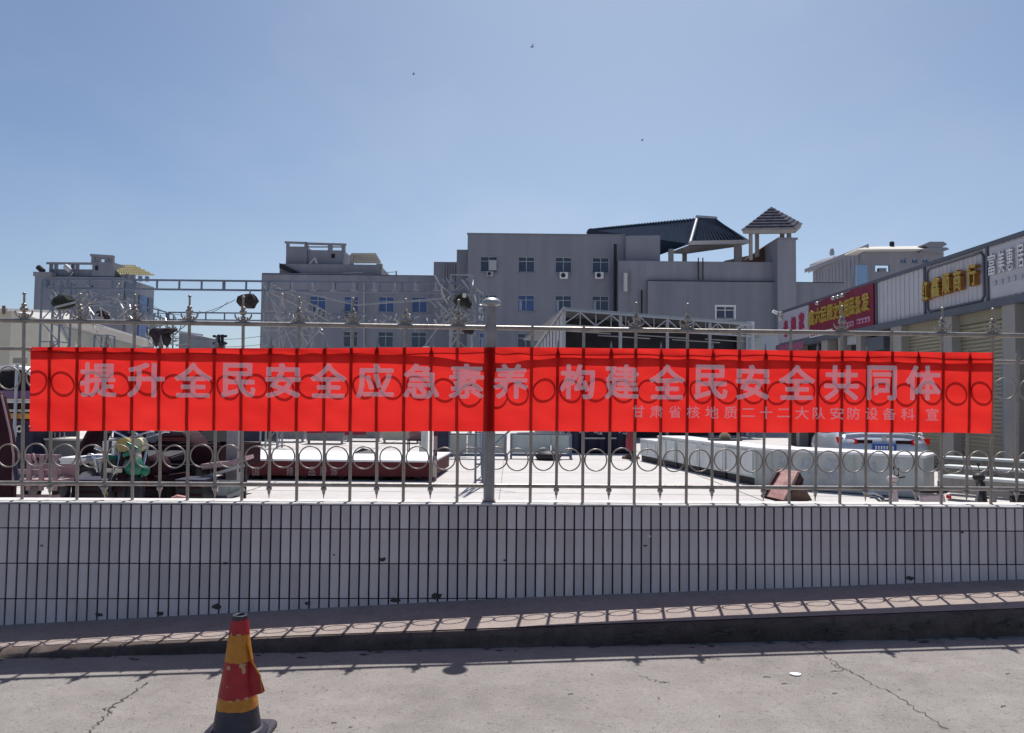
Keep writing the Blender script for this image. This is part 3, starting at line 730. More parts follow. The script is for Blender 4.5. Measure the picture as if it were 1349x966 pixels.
# ---- main four-storey block
Y = 63
bx0, _ = xz(615, 400, Y); bx1, _ = xz(868, 400, Y); _, zt = xz(700, 309.5, Y); _, ztR = xz(868, 312, Y)
xr, _ = xz(823, 400, Y)
blk = thing('office_building', 'four storey grey rendered office building with a flat parapet right of the fence post', 'building', ((bx0 + xr) / 2, Y, 0))
cols = [(632, 654), (682, 703.5), (731, 752.5), (780, 802)]
rows = [(338.5, 359), (389, 410.5), (439.5, 461), (491, 512), (540, 560)]
holes = []; spec = []
for ri, (ya, yb) in enumerate(rows):
    for ci, (xa, xb) in enumerate(cols):
        a, z1 = xz(xa, ya, Y); b, z0 = xz(xb, yb, Y); 
        if z0 < .5: continue
        holes.append((a, b, z0, z1)); spec.append((ri, ci, a, b, z0, z1))
# square up the grid so the openings share edges
def snap(vals, tol=.25):
    vals = sorted(vals); out = {}; cur = [vals[0]]
    for v in vals[1:] + [1e9]:
        if v - cur[-1] < tol: cur.append(v)
        else:
            m_ = sum(cur) / len(cur)
            for c_ in cur: out[c_] = m_
            cur = [v]
    return out
sx = snap([h[0] for h in holes] + [h[1] for h in holes]); sz = snap([h[2] for h in holes] + [h[3] for h in holes])
holes = [(sx[a], sx[b], sz[c], sz[d]) for a, b, c, d in holes]
mb = MB(); holes_wall(mb, bx0, xr, 0, zt, Y, holes); mb.box(bx0 + .001, xr - .001, Y + .17, Y + 14, 0, zt - .002)
mb.box(bx0, bx0 + .02, Y, Y + .17, 0, zt); mb.build('wall', wallA, blk)
MB().box(bx0 - .06, xr + .02, Y - .07, Y + .3, zt, zt + .10).build('parapet_cap', wallB, blk)
MB().box(bx0 - 1.0, bx0 - .06, Y + 1.5, Y + 9, 0, zt - 1.0).build('stair_block', wallB, blk)
for (ri, ci, *_r), h in zip(spec, holes):
    window(blk, h[0], h[1], h[2], h[3], Y, glass=glassb_m if (ri + ci) % 3 == 2 and ri else glass_m, open_right=(ri == 0 and ci == 0), curtain=(ri, ci) in ((1, 1), (1, 2), (1, 3), (2, 0)))
# right bay, slightly set forward, with parapet sloping gently
mb = MB(); mb.add([(xr, Y - .5, 0), (bx1, Y - .5, 0), (bx1, Y - .5, ztR), (xr, Y - .5, zt - .1), (xr, Y + 13, 0), (bx1, Y + 13, 0), (bx1, Y + 13, ztR), (xr, Y + 13, zt - .1)],
                  [(0, 1, 2, 3), (1, 5, 6, 2), (3, 2, 6, 7), (0, 3, 7, 4), (4, 7, 6, 5)]); mb.build('stair_bay', wallA, blk)
for px, y0, y1, r_ in ((810, 322, 455, .13), (820, 314, 455, .04)):
    a, z0 = xz(px, y1, Y - .75); _, z1 = xz(px, y0, Y - .75); MB().tube([(a, Y - .75 if r_ > .1 else Y - .58, 0), (a, Y - .75 if r_ > .1 else Y - .58, z1)], r_, 8).build('drain_pipe', darkvoid_m if r_ > .1 else wallB, blk)
a, z1 = xz(641, 330, Y); 
aircon(641, 650, 358.5, 365, Y, 'dented grey air conditioner under the open top left window of the office building', frame_m, None)
aircon(737, 748, 359.5, 368, Y, 'white air conditioner under the third window of the top row of the office building')
aircon(783.5, 794.5, 359.5, 368, Y, 'white air conditioner under the rightmost top row window of the office building')

# ---- right wing
Yw = 61.5
wx0, zw = xz(815, 343.5, Yw); wx1, _ = xz(1024, 400, Yw)
wing = thing('wing_building', 'plain grey wing with blank wall and a single white framed window behind the shed', 'building', ((wx0 + wx1) / 2, Yw, 0))
MB().box(wx0, wx1, Yw, Yw + 12, 0, zw).build('wall', wallA, wing)
wa, zl = xz(853, 369.5, Yw - .35); wb, _ = xz(1112, 370, Yw - .35)
hx0, hz1 = xz(943.5, 403.5, Yw - .35); hx1, hz0 = xz(967.5, 420, Yw - .35)
mb = MB(); holes_wall(mb, wa, wb, 0, zl, Yw - .35, [(hx0, hx1, hz0, hz1)]); mb.box(wa, wb, Yw - .19, Yw + 10, 0, zl - .01); mb.box(wa, wb, Yw - .35, Yw - .19, zl - .05, zl); mb.box(wa, wa + .02, Yw - .35, Yw - .19, 0, zl)
mb.build('lower_wall', wallB, wing)
window(wing, hx0, hx1, hz0, hz1, Yw - .35, frm=white_m)
fr = MB(); t = .1
fr.box(hx0 - t, hx1 + t, Yw - .40, Yw - .352, hz1, hz1 + t); fr.box(hx0 - t, hx1 + t, Yw - .40, Yw - .352, hz0 - t, hz0); fr.box(hx0 - t, hx0, Yw - .40, Yw - .352, hz0, hz1); fr.box(hx1, hx1 + t, Yw - .40, Yw - .352, hz0, hz1)
fr.build('window_surround', white_m, wing)
for px, y0, y1, r_, m_ in ((824, 360, 384, .16, pale_m), (831, 354, 455, .05, wallB), (846, 382, 455, .07, darkvoid_m), (921, 339, 368, .05, darkvoid_m), (927, 339, 368, .05, darkvoid_m)):
    a, z0 = xz(px, y1, Yw - .5); _, z1 = xz(px, y0, Yw - .5)
    MB().tube([(a, Yw - .5 + (.25 if r_ < .15 else 0), z0), (a, Yw - .5 + (.25 if r_ < .15 else 0), z1)], r_, 8).build('pipe', m_, wing)
# chimney-like block and stair under the turret
ta, zt1 = xz(1024, 313.5, 60.5); tb, _ = xz(1048.5, 313, 60.5)
MB().box(ta, tb, 60.5, 63.5, 0, zt1).build('lift_shaft', wallA, wing)
MB().box(ta + .001, tb + .12, 60.4, 60.498, zt1 - .15, zt1 + .02).build('shaft_cap', wallB, wing)
s0 = at(985, 343.5, 63.5); s1 = at(1022.5, 343.5, 63.5); s2 = at(1022.5, 321, 63.5); s3 = at(1012, 321, 63.5); s4 = at(985, 340, 63.5)
MB().prism([s0, s1, s2, s3, s4], (0, 2.5, 0)).build('stair_wall', brick_m, wing)
k0 = at(1012, 345, 63.4); k1 = at(1022.5, 321, 63.4); MB().box(k0.x, k1.x, 63.3, 63.45, k0.z, k1.z).build('stair_door', darkvoid_m, wing)

# ---- tiled roof pavilion on the roof
pav = thing('roof_pavilion', 'open rooftop pavilion with big navy tiled hip roof rising behind the grey parapet', 'pavilion', (at(930, 330, 68).x, 68, zw))
Rr = at(944, 289.5, 69); Rl = at(918, 288.5, 68); Rf = at(776, 302.5, 86)
E1 = at(909, 321.5, 64.5); E2 = at(986, 318, 66.5); E3 = at(868, 336.5, 71); E4 = at(771, 330, 88); B1 = at(986, 316, 76); B2 = at(905, 316, 90)
mb = MB()
def slab(mb, pts, th=.22):
    n_ = (Vector(pts[1]) - Vector(pts[0])).cross(Vector(pts[2]) - Vector(pts[0])).normalized()
    if n_.z < 0: n_ = -n_
    mb.prism([Vector(p) - n_ * th for p in pts], n_ * th)
mb = MB(); slab(mb, [Rl, Rf, E4, E3, E1]); slab(mb, [Rl, Rr, E2, E1]); slab(mb, [Rr, B1, E2]); slab(mb, [Rl, Rf, B2, B1, Rr])
mb.build('roof', roof_m, pav)
# tile courses on both visible slopes
mb = MB()
for i in range(1, 40):
    f = i / 40; top = Rf.lerp(Rl, f); bot = (E4.lerp(E3, f / .42) if f < .42 else E3.lerp(E1, (f - .42) / .58)); o_ = Vector((-.02, -.05, .08)); mb.tube([top + o_, bot + o_], .06, 5)
for i in range(1, 16):
    f = i / 16; top = Rl.lerp(Rr, f); bot = E1.lerp(E2, f); o_ = Vector((0, -.05, .06)); mb.tube([top + o_, bot + o_], .06, 5)
mb.build('roof_tile_ribs', roof_m, pav, kind='stuff')
MB().prism([at(917.5, 290.5, 67.9), at(945, 291, 68.9), at(945, 285.5, 68.9), at(917.5, 283.5, 67.9)], (0, .35, 0)).build('ridge_cap', frame_m, pav)
MB().tube([at(918, 289, 67.9), at(909, 321, 64.4)], .14, 6).build('hip_ridge', frame_m, pav)
MB().tube([at(918, 289.5, 68), at(776, 303, 86)], .13, 6).build('ridge', roof_m, pav)
MB().prism([at(772, 306, 86), at(778, 300.5, 86), at(784, 303.5, 86)], (0, .4, 0)).build('ridge_ornament', wallA, pav)
fa = MB(); fa.prism([at(909, 317.5, 64.3), at(986, 316, 66.3), at(992, 320.5, 66.3), at(908, 322.5, 64.3)], (0, .3, 0)); fa.build('eave_fascia', pale_m, pav)
MB().prism([at(909, 322.6, 64.7), at(986, 320.6, 66.7), at(972, 324.5, 67), at(905, 334, 66.5), at(880, 333.5, 69)], (0, .25, 0)).build('soffit_beam', beige_m, pav)
for a_, b_, yt, yd in ((881.5, 887.5, 328, 64.8), (900, 905, 332, 67.5), (968.5, 977.5, 324, 65.2)):
    p0 = at(a_, 346, yd); p1 = at(b_, yt, yd); MB().box(p0.x, p1.x, yd, yd + .4, zw - .3, p1.z).build('column', beige_m, pav)
MB().prism([at(955, 343.5, 66), at(990, 336, 66), at(990, 344, 66)], (0, 2, 0)).build('ramp', cream_m, pav)

# ---- turret with pyramid roof
tur = thing('roof_turret', 'small square turret with slate pyramid roof on slim columns beside the pavilion', 'turret', (at(1016, 320, 62).x, 62, zw))
ap = at(1016, 272.5, 62.2); c1 = at(977, 302.5, 60.6); c2 = at(1049.5, 301.5, 59.6); c3 = at(1057, 294.5, 62.5); c4 = at(990, 297, 64.5)
mb = MB(); slab(mb, [ap, c1, c2], .12); slab(mb, [ap, c2, c3], .12); slab(mb, [ap, c3, c4], .12); slab(mb, [ap, c4, c1], .12); mb.build('roof', slate_m, tur)
mb = MB()
for j in range(1, 8):
    f = j / 8
    for p_, q_ in ((c1, c2), (c2, c3)):
        mb.tube([ap.lerp(p_, f) + Vector((0, -.03, .02)), ap.lerp(q_, f) + Vector((0, -.03, .02))], .035, 4)
mb.build('slate_courses', slate_m, tur, kind='stuff')
mb = MB()
for p_, q_ in ((c1, c2), (c2, c3), (c3, c4), (c4, c1)):
    d_ = Vector((0, 0, -.36)); mb.prism([p_ + Vector((0, 0, .05)), q_ + Vector((0, 0, .05)), q_ * .94 + (c1 + c2 + c3 + c4) / 4 * .06 + d_, p_ * .94 + (c1 + c2 + c3 + c4) / 4 * .06 + d_], (0, .03, 0))
mb.build('eave_fascia', beige_m, tur)
mb = MB(); cc = (c1 + c2 + c3 + c4) / 4; mb.prism([p_.lerp(cc, .3) + Vector((0, 0, -.45)) for p_ in (c1, c2, c3, c4)], (0, 0, .35)); mb.build('ring_beam', brick_m, tur)
for a_, b_, yb, yd in ((988, 991.5, 342, 60.8), (996, 1000, 338, 62.5), (1029, 1033.5, 318, 60.9), (1038, 1042.5, 316, 62)):
    p0 = at(a_, yb, yd); p1 = at(b_, 303, yd); MB().box(p0.x, p1.x, yd, yd + .3, p0.z, p1.z + .2).build('column', beige_m, tur)

# ---- left middle block (345-615)
Y = 66
a0, zp = xz(345, 359.5, Y); a1, zpr = xz(572, 363, Y)
mid = thing('apartment_block', 'low grey apartment block with two rows of blue windows behind the steel gantry', 'building', ((a0 + a1) / 2, Y, 0))
holes = []; sp = []
for ri, (ya, yb) in enumerate(((390.5, 411), (437, 457.5), (485, 506), (530, 550))):
    for ci, (xa, xb) in enumerate(((406.5, 427), (452, 470.5), (497.5, 517.5), (541.5, 561.5))):
        if ri == 1 and ci == 0: continue
        p0 = xz(xa, ya, Y); p1 = xz(xb, yb, Y); holes.append((p0[0], p1[0], p1[1], p0[1])); sp.append((ri, ci))
sx = snap([h[0] for h in holes] + [h[1] for h in holes]); sz = snap([h[2] for h in holes] + [h[3] for h in holes])
holes = [(sx[a], sx[b], sz[c], sz[d]) for a, b, c, d in holes]
mb = MB(); holes_wall(mb, a0, a1, 0, zpr, Y, holes); mb.box(a0 + .001, a1 - .001, Y + .17, Y + 12, 0, zpr - .003); mb.box(a0, a0 + .02, Y, Y + .17, 0, zpr); mb.box(a0, a1, Y + .0, Y + .17, zpr - .05, zpr); mb.build('wall', wallA, mid)
for (ri, ci), h in zip(sp, holes): window(mid, *h, Y, glass=glassb_m if ri == 0 else glass_m)
p0 = xz(493, 360, Y); MB().box(a0, p0[0], Y + .05, Y + 10, zpr - .01, zp).build('upper_parapet', wallA, mid)
p0 = xz(368.5, 347.5, Y + .6); p1 = xz(500, 360, Y + .6); MB().box(p0[0], p1[0], Y + .6, Y + 10, zpr, p0[1]).build('penthouse', wallB, mid)
p0 = at(368, 346.5, Y + .4); p1 = at(394, 359, Y + .4); MB().prism([p0, p0 + Vector((0, 0, -.45)), p1 + Vector((0, 0, -.3)), p1], (0, .3, 0)).build('stair_coping', darkvoid_m, mid)
# roof tank room with open pergola frame on top
p0 = xz(377, 327, Y + 1.2); p1 = xz(404, 347, Y + 1.2); MB().box(p0[0], p1[0], Y + 1.2, Y + 5, p1[1] - .5, xz(404, 325, Y + 1.2)[1]).build('roof_room', wallB, mid)
p0 = xz(404, 329.5, Y + 1.4); p1 = xz(452.5, 350, Y + 1.4); MB().box(p0[0], p1[0], Y + 1.4, Y + 5, p1[1] - .5, p0[1]).build('roof_room', wallA, mid)
p0 = xz(436.5, 334.5, Y + 1.35); p1 = xz(441, 340, Y + 1.35); MB().box(p0[0], p1[0], Y + 1.36, Y + 1.42, p1[1], p0[1]).build('vent_opening', darkvoid_m, mid)
mb = MB()
for (xa, xb, ya, yb) in ((377, 380, 319.5, 328), (401, 405, 319.5, 330), (432, 437, 321.5, 331), (450, 454, 321.5, 331)):
    p0 = xz(xa, ya, Y + 1.3); p1 = xz(xb, yb, Y + 1.3); MB().box(p0[0], p1[0], Y + 1.3, Y + 1.7, p1[1], p0[1]).build('pergola_post', wallA, mid)
MB().bar(at(375.5, 319.5, Y + 1.2), at(405, 320.5, Y + 1.2), .3, .16).bar(at(403, 321, Y + 1.2), at(456, 322.5, Y + 1.2), .3, .16).bar(at(404, 325.5, Y + 1.5), at(452, 325.5, Y + 1.5), .12, .1).build('pergola_beam', wallA, mid)
p0 = xz(463, 335.5, Y + 1); p1 = xz(466, 349, Y + 1)
mb = MB(); q0 = at(463, 335.5, Y + 1.2); q1 = at(495, 335.5, Y + 1.2); q2 = at(502, 348.5, Y - 2.2); q3 = at(468, 349, Y - 2.2)
for i in range(8): f = i / 7; mb.bar(q0.lerp(q1, f), at(467, 347, Y + 3).lerp(at(501, 347, Y + 3), f) + Vector((0, 0, .1)), .07, .16)
for i in range(6): f = i / 5; A = q0.lerp(at(467, 347, Y + 3), f); B = q1.lerp(at(501, 347, Y + 3), f); mb.bar(A + Vector((0, 0, .06)), B + Vector((0, 0, .06)), .16, .12)
mb.build('roof_trellis', cream_m, mid)
MB().bar(at(463.5, 336, Y + 1), at(463.5, 350, Y + 1), .3).bar(at(500, 348, Y + 1), at(500, 362, Y + 1), .5).build('trellis_post', beige_m, mid)
MB().tube([at(415, 340, Y + .5), at(417.5, 347, Y + .5)], .1, 6).tube([at(408, 347.5, Y + .55), at(414.5, 340, Y + .5)], .06, 6).build('roof_dish', frame_m, mid)
MB().bar(at(452, 360, Y - .1), at(478, 359, Y - .1), .1, .05).bar(at(504, 359.5, Y - .1), at(520, 358.5, Y + .4), .05).bar(at(522, 363, Y + .4), at(522, 357, Y + .4), .12).build('roof_pipe', galv_m, mid)
MB().bar(at(479.5, 372, Y - .2), at(479.5, 458, Y - .2), .1).build('drain_pipe', frame_m, mid)
p0 = xz(571.5, 345, Y - 1); p1 = xz(616, 345, Y - 1); MB().box(p0[0], p1[0], Y - 1, Y + 8, 0, p0[1]).build('link_block', wallB, mid)
p0 = xz(585, 350, Y - 1); p1 = xz(612, 405, Y - 1)
mb = MB()
for i in range(9):
    x = p0[0] + (p1[0] - p0[0]) * i / 8; mb.box(x - .05, x + .05, Y - 1.12, Y - 1.001, p1[1] - 2, p0[1])
mb.build('facade_rib', wallA, mid, kind='stuff')
aircon(411, 426, 411.5, 418.5, Y, 'dark air conditioner under the first blue window behind the gantry', wallB, 'dark air conditioners on the low apartment block')
aircon(450.5, 467, 411.5, 418.5, Y, 'dark air conditioner under the second blue window behind the gantry', wallB, 'dark air conditioners on the low apartment block')

# ---- left block (45-203)
Y = 80
a0, zp = xz(46, 363.5, Y); a1, _ = xz(160, 363.5, Y); DB = 7.4
lb_ = thing('apartment_block', 'distant grey apartment block with open concrete roof pergola at far left', 'building', ((a0 + a1) / 2, Y, 0))
holes = []; sp = []
for ya, yb in ((372, 380), (399, 409), (427, 437), (455, 465), (485, 495)):
    for xa, xb in ((86, 97), (114, 121)):
        p0 = xz(xa, ya, Y); p1 = xz(xb, yb, Y); holes.append((p0[0], p1[0], p1[1], p0[1]))
sx = snap([h[0] for h in holes] + [h[1] for h in holes]); sz = snap([h[2] for h in holes] + [h[3] for h in holes])
holes = [(sx[a], sx[b], sz[c], sz[d]) for a, b, c, d in holes]
mb = MB(); holes_wall(mb, a0, a1, 0, zp, Y, holes); mb.box(a0 + .001, a1 - .001, Y + .2, Y + DB, 0, zp - .003); mb.box(a0, a0 + .02, Y, Y + .2, 0, zp); mb.box(a1 - .021, a1 - .001, Y, Y + .2, 0, zp); mb.box(a0, a1, Y, Y + .2, zp - .05, zp); mb.build('wall', wallC, lb_)
for h in holes: window(lb_, *h, Y)
# slanting right flank
f0 = Vector((a1, Y, 0)); f1 = Vector((a1, Y + DB, 0))
dn = (f1 - f0).normalized(); nn = Vector((dn.y, -dn.x, 0)); L_ = (f1 - f0).length
for k in range(5):
    zb = zp - 3.0 - k * 2.9
    if zb < 1: break
    for u, wd, dp, mm in ((.10, 1.0, .25, wallB), (.52, .9, .1, glassb_m), (.80, .6, .1, glass_m)):
        c_ = f0 + dn * (L_ * u); A = c_ + nn * dp; B = A + dn * wd * 2
        mb = MB(); mb.prism([c_ + Vector((0, 0, zb)), c_ + dn * wd * 2 + Vector((0, 0, zb)), B + Vector((0, 0, zb)), A + Vector((0, 0, zb))], (0, 0, 1.0 if mm is wallB else 1.6)); mb.build('balcony' if mm is wallB else 'window', mm, lb_)
        if mm is wallB:
            mb = MB(); mb.prism([c_ + Vector((0, 0, zb + 1.0)) + nn * .04, c_ + dn * wd * 2 + Vector((0, 0, zb + 1.0)) + nn * .04, c_ + dn * wd * 2 + nn * .08 + Vector((0, 0, zb + 1.0)), c_ + nn * .08 + Vector((0, 0, zb + 1.0))], (0, 0, 1.5)); mb.build('window', glass_m, lb_)
p0 = xz(43.5, 363, Y - .5); MB().box(p0[0], at(70, 363, Y).x, Y - .5, Y + .5, zp - .1, zp + .35).build('parapet_cap', wallB, lb_)
p0 = xz(66, 354.5, Y + .8); p1 = xz(124, 368, Y + .8); MB().box(p0[0], p1[0], Y + .8, Y + 8, zp - .2, p0[1]).build('roof_house', wallC, lb_)
mb = MB()
for px_ in (66.5, 73, 95, 101): A = at(px_, 347.5, Y + .7); MB().box(A.x - .12, A.x + .15, Y + .7, Y + 1, zp, A.z).build('pergola_post', wallC, lb_)
MB().bar(at(63, 347, Y + .6), at(123, 347.5, Y + .6), .35, .2).bar(at(63, 347, Y + .6), at(63.2, 347, Y + 3), .3, .2).build('pergola_beam', wallB, lb_)
p0 = xz(121, 345, Y); p1 = xz(148, 365, Y); MB().box(p0[0], p1[0], Y + .1, Y + 4, zp - .2, p0[1]).build('lift_tower', wallC, lb_)
q0 = xz(125, 350, Y); q1 = xz(128.5, 356, Y); MB().box(q0[0], q1[0], Y + .05, Y + .12, q1[1], q0[1]).build('vent_opening', darkvoid_m, lb_)
mb = MB()
for px_ in (122.5, 129, 140, 146.5): A = at(px_, 338, Y + .2); mb.box(A.x - .18, A.x + .18, Y + .2, Y + .6, p0[1] - .1, A.z)
mb.build('tower_post', wallC, lb_)
MB().bar(at(120, 336.5, Y + .1), at(150, 338.5, Y + .1), .4, .25).bar(at(122, 340, Y + 3.5), at(148, 340.5, Y + 3.5), .4, .2).build('tower_beam', wallB, lb_)
# yellowish slatted roof frame on the right
q0 = at(148, 350.5, Y + 1); q1 = at(178, 351, Y + 5); q2 = at(202.5, 363, Y + 5); q3 = at(160, 362.5, Y + .5)
mb = MB()
for i in range(14): f = i / 13; mb.bar(q0.lerp(q1, f), q3.lerp(q2, f), .12, .12)
for i in range(5): f = i / 4; mb.bar(q0.lerp(q3, f) + Vector((0, 0, .1)), q1.lerp(q2, f) + Vector((0, 0, .1)), .16, .12)
mb.build('roof_trellis', mat('yellowish_cream_concrete', (.62, .55, .33), .9, var=.1), lb_)
mb = MB()
for px_, ya in ((152, 352), (158, 358), (167, 361), (175, 362), (184, 363.5), (193, 364)):
    A = at(px_, ya, Y + 1); mb.box(A.x - .16, A.x + .16, Y + 1, Y + 1.3, zp - .3, A.z)
mb.build('trellis_post', wallC, lb_)
for px_, py_ in ((56, 358), (92, 357)):
    A = at(px_, py_, Y + .2); MB().tube([A + Vector((-.5, 0, .5)), A + Vector((.1, 0, 0))], [.28, .28], 10).tube([A + Vector((0, 0, -.6)), A + Vector((.4, 0, -.1))], .06, 6).build('water_heater', darkvoid_m if px_ < 60 else frame_m, lb_)

# ---- low cream building at far left, and grey block beyond
lo = thing('low_building', 'long low cream rendered building with a dropping roofline behind the banner at far left', 'building', (at(60, 440, 38).x, 38, 0))
w0 = at(-60, 412, 33); w1 = at(15, 411, 33.5); w2 = at(60, 426, 36); w3 = at(185, 458, 52)
pts = [w0, w1, w2, w3]; mb = MB()
mb.v = [Vector(q) for p in pts for q in ((p.x, p.y, 0), tuple(p), (p.x, p.y + .3, p.z), (p.x, p.y + .3, 0))]
mb.f = [(i * 4 + k, i * 4 + 4 + k, i * 4 + 4 + (k + 1) % 4, i * 4 + (k + 1) % 4) for i in range(3) for k in range(4)] + [(0, 1, 2, 3), (12, 15, 14, 13)]; mb.sm = [False] * len(mb.f)
mb.build('wall', cream_m, lo)
rf_ = MB()
for p_, q_ in zip(pts, pts[1:]): rf_.prism([p_ + Vector((-.1, -.25, 0)), q_ + Vector((0, -.25, 0)), q_ + Vector((0, -.25, .12)), p_ + Vector((-.1, -.25, .12))], (-.6, 5, .5))
rf_.build('roof', pale_m, lo)
MB().tube([at(5, 414, 33.2), at(5, 403, 33.2)], .07, 8).build('vent_pipe', rust_m, lo)
for (xa, xb, ya, yb) in ((12, 34, 471, 479),):
    A = at(xa, ya, 32.6); B = at(xb, yb, 32.9); MB().box(A.x, B.x, 32.85, 33.0, B.z, A.z).build('signboard', wood_m, lo)
gb = thing('grey_shed', 'small blue grey flat roofed shed just left of the utility poles', 'building', (at(250, 450, 70).x, 70, 0))
A = at(236, 438, 70); B = at(265, 443, 70)
MB().prism([(A.x, 70, 0), (A.x, 70, A.z), (B.x, 70, B.z), (B.x, 70, 0)], (0, 6, 0)).build('wall', wallC, gb)
MB().bar((A.x - .2, 69.8, A.z + .08), (B.x + .2, 69.8, B.z + .08), .3, .15).build('roof_edge', frame_m, gb)

# ---- far right block
Y = 78
fr_ = thing('apartment_block', 'far grey block with flat canopy roof and square openings above the shop signs', 'building', (at(1190, 360, Y).x, Y, 0))
A = at(1137, 327, Y); B = at(1243, 327, Y); x0, x1 = A.x, B.x; ztp = A.z
holes = []
for (xa, xb, ya, yb) in ((1153, 1172, 349, 358), (1186, 1194, 339.5, 346.5), (1201, 1209, 339.5, 346.5), (1215, 1223, 339.5, 346.5)):
    p0 = xz(xa, ya, Y); p1 = xz(xb, yb, Y); holes.append((p0[0], p1[0], p1[1], p0[1]))
zz = [holes[1][2], holes[1][3]]; holes = [holes[0]] + [(h[0], h[1], zz[0], zz[1]) for h in holes[1:]]
mb = MB(); holes_wall(mb, x0, x1, 0, ztp, Y, holes, .3); mb.build('wall', wallA, fr_)
mb = MB(); mb.box(holes[0][1] + 2.6, x1 - .02, Y + .31, Y + 4, 0, ztp - .02); mb.box(x0, holes[0][1] + .3, Y + .31, Y + 3, 0, holes[0][2] - .01); mb.box(x0, holes[0][1] + .3, Y + .31, Y + .5, holes[0][3] + .01, ztp); mb.build('inner_block', wallB, fr_)
for h in holes[1:]: window(fr_, *h, Y, glass=glassb_m)
hx0, hx1, hz0, hz1 = holes[0]; MB().box(hx0 + (hx1 - hx0) * .28, hx0 + (hx1 - hx0) * .8, Y + .05, Y + .5, hz0 - .2, hz0 + (hz1 - hz0) * .55).build('stair_head', wallB, fr_)
MB().prism([at(1130, 327.5, Y - 1), at(1150, 325, Y + 1), at(1217, 324, Y + 1), at(1223, 328, Y - 1.2), at(1130, 329, Y - 1.2)], (0, 3, 0)).build('roof_slab', pale_m, fr_)
mb = MB(); mb.prism([at(1216, 322.5, Y - 1), at(1225, 318.5, Y - 1), at(1243, 318.5, Y - 1), at(1248, 322, Y - 1), at(1242, 325.5, Y - 1), at(1222, 325.5, Y - 1)], (0, 3, 0)); mb.prism([at(1214, 328, Y - 1), at(1224, 325.8, Y - 1), at(1247, 326, Y - 1), at(1251, 328.5, Y - 1), at(1244, 331, Y - 1), at(1216, 331, Y - 1)], (0, 3, 0)); mb.build('tower_roof', wallB, fr_)
l0 = at(1137, 329, Y); l1 = at(1072, 357, Y + 22)
mb = MB(); mb.prism([(l0.x, l0.y, 0), (l1.x, l1.y, 0), (l1.x, l1.y, l1.z), (l0.x, l0.y, l0.z)], (.0, .3, 0)); mb.build('left_flank', wallB, fr_)
mb = MB()
for i in range(14):
    f = i / 14; p_ = l0.lerp(l1, f); mb.box(p_.x - .15, p_.x + .15, p_.y - .35, p_.y, 0, p_.z - .5)
mb.build('pilaster', wallA, fr_, kind='stuff')
MB().prism([l0 + Vector((.3, -.6, 0)), l1 + Vector((-.6, -.4, 0)), l1 + Vector((-.6, -.4, .5)), l0 + Vector((.3, -.6, .5))], (0, 2, 0)).build('cornice', wallA, fr_)
MB().prism([at(1076, 355, Y + 20), at(1079, 343, Y + 20), at(1106, 336, Y + 12), at(1112, 340, Y + 12)], (0, 3, 0)).build('upper_storey', wallA, fr_)
A = at(1128.5, 349, Y - .5); B = at(1143, 376, Y - .5); MB().box(A.x, B.x, Y - .5, Y - .2, B.z - 3, A.z).build('sky_gap_panel', mat('sky_blue_panel', (.22, .34, .50), .2, var=.1), fr_)  # solid panel coloured as the sky seen through an opening
MB().lathe([(.25, 0), (.3, .3), (.2, .8), (.05, .9)], at(1096, 336.5, Y + 14), 10).build('roof_vent', frame_m, fr_)
MB().lathe([(.2, 0), (.25, .2), (.22, .5)], at(1175, 325, Y + 1), 10).build('roof_vent', darkvoid_m, fr_)

# ---- utility poles and wires
up = thing('utility_pole', 'paired utility poles with two crossarms seen far off above the red banner', 'utility pole', (at(290, 500, 60).x, 60, 0))
for px_ in (288.3, 293): A = at(px_, 441, 60); MB().tube([(A.x, 60, 0), (A.x, 60, A.z)], .13, 8).build('pole', darkvoid_m, up)
for py_ in (443.5, 453): MB().bar(at(281, py_, 59.8), at(298, py_, 59.8), .14).build('crossarm', darkvoid_m, up)
for py_ in (443, 452.5):
    for px_ in (282.5, 297): MB().lathe([(.05, -.08), (.16, -.03), (.16, .05), (.05, .1)], at(px_, py_, 59.8), 8).build('insulator', darkvoid_m, up)
def wire(p, q, sag, r_=.018, n=14):
    return MB().tube([p.lerp(q, i / n) + Vector((0, 0, -sag * 4 * (i / n) * (1 - i / n))) for i in range(n + 1)], r_, 4)
for i, (p_, q_, sg, lab) in enumerate(((at(200, 402, 60), at(310, 395, 40), .8, 'upper thin cable sagging towards the dark bundle hung from the gantry'), (at(200, 438, 60), at(345, 443, 60), .4, 'thin cable running from the crossarm level just above the banner'), (at(205, 450, 58), at(345, 454, 60), .3, 'lowest thin cable crossing behind the paired utility poles'),
                                  (at(262, 410, 48), at(300, 398, 40), .3, 'short cable rising to the dark bundle left of the grey block'))):
    tag(wire(p_, q_, sg).build('power_cable', black_m), lab, 'cable', 'cables in the sky gap at the left')

# ================================================================== STEEL GANTRY
gx0 = at(60, 376, 25).x; gx1 = at(618, 376, 25).x; zt_ = at(300, 370.2, 25).z; zb_ = at(300, 382.3, 25).z
gan = thing('steel_gantry', 'tall open steel frame of ladder beams and lattice posts over the market yard', 'gantry', (0, 25, 0))
def ladder(p, q, h, step, name, tw=.06, m=gantry_m, rw=.05):
    p = Vector(p); q = Vector(q); L = (q - p).length; n_ = int(L / step); mb = MB(); u = Vector((0, 0, h))
    for z in (Vector(), u): mb.bar(p + z, q + z, tw)
    for i in range(n_ + 1):
        a = p.lerp(q, i / n_); mb.bar(a + Vector((0, 0, tw / 2)), a + u - Vector((0, 0, tw / 2)), rw * (1.6 if i % 4 == 0 else 1))
    return mb.build(name, m, gan)
hb = zt_ - zb_
ladder((gx0, 25, zb_), (gx1, 25, zb_), hb, .70, 'ladder_beam'); zc2 = at(300, 422, 34).z; hc2 = at(300, 412.5, 34).z - zc2
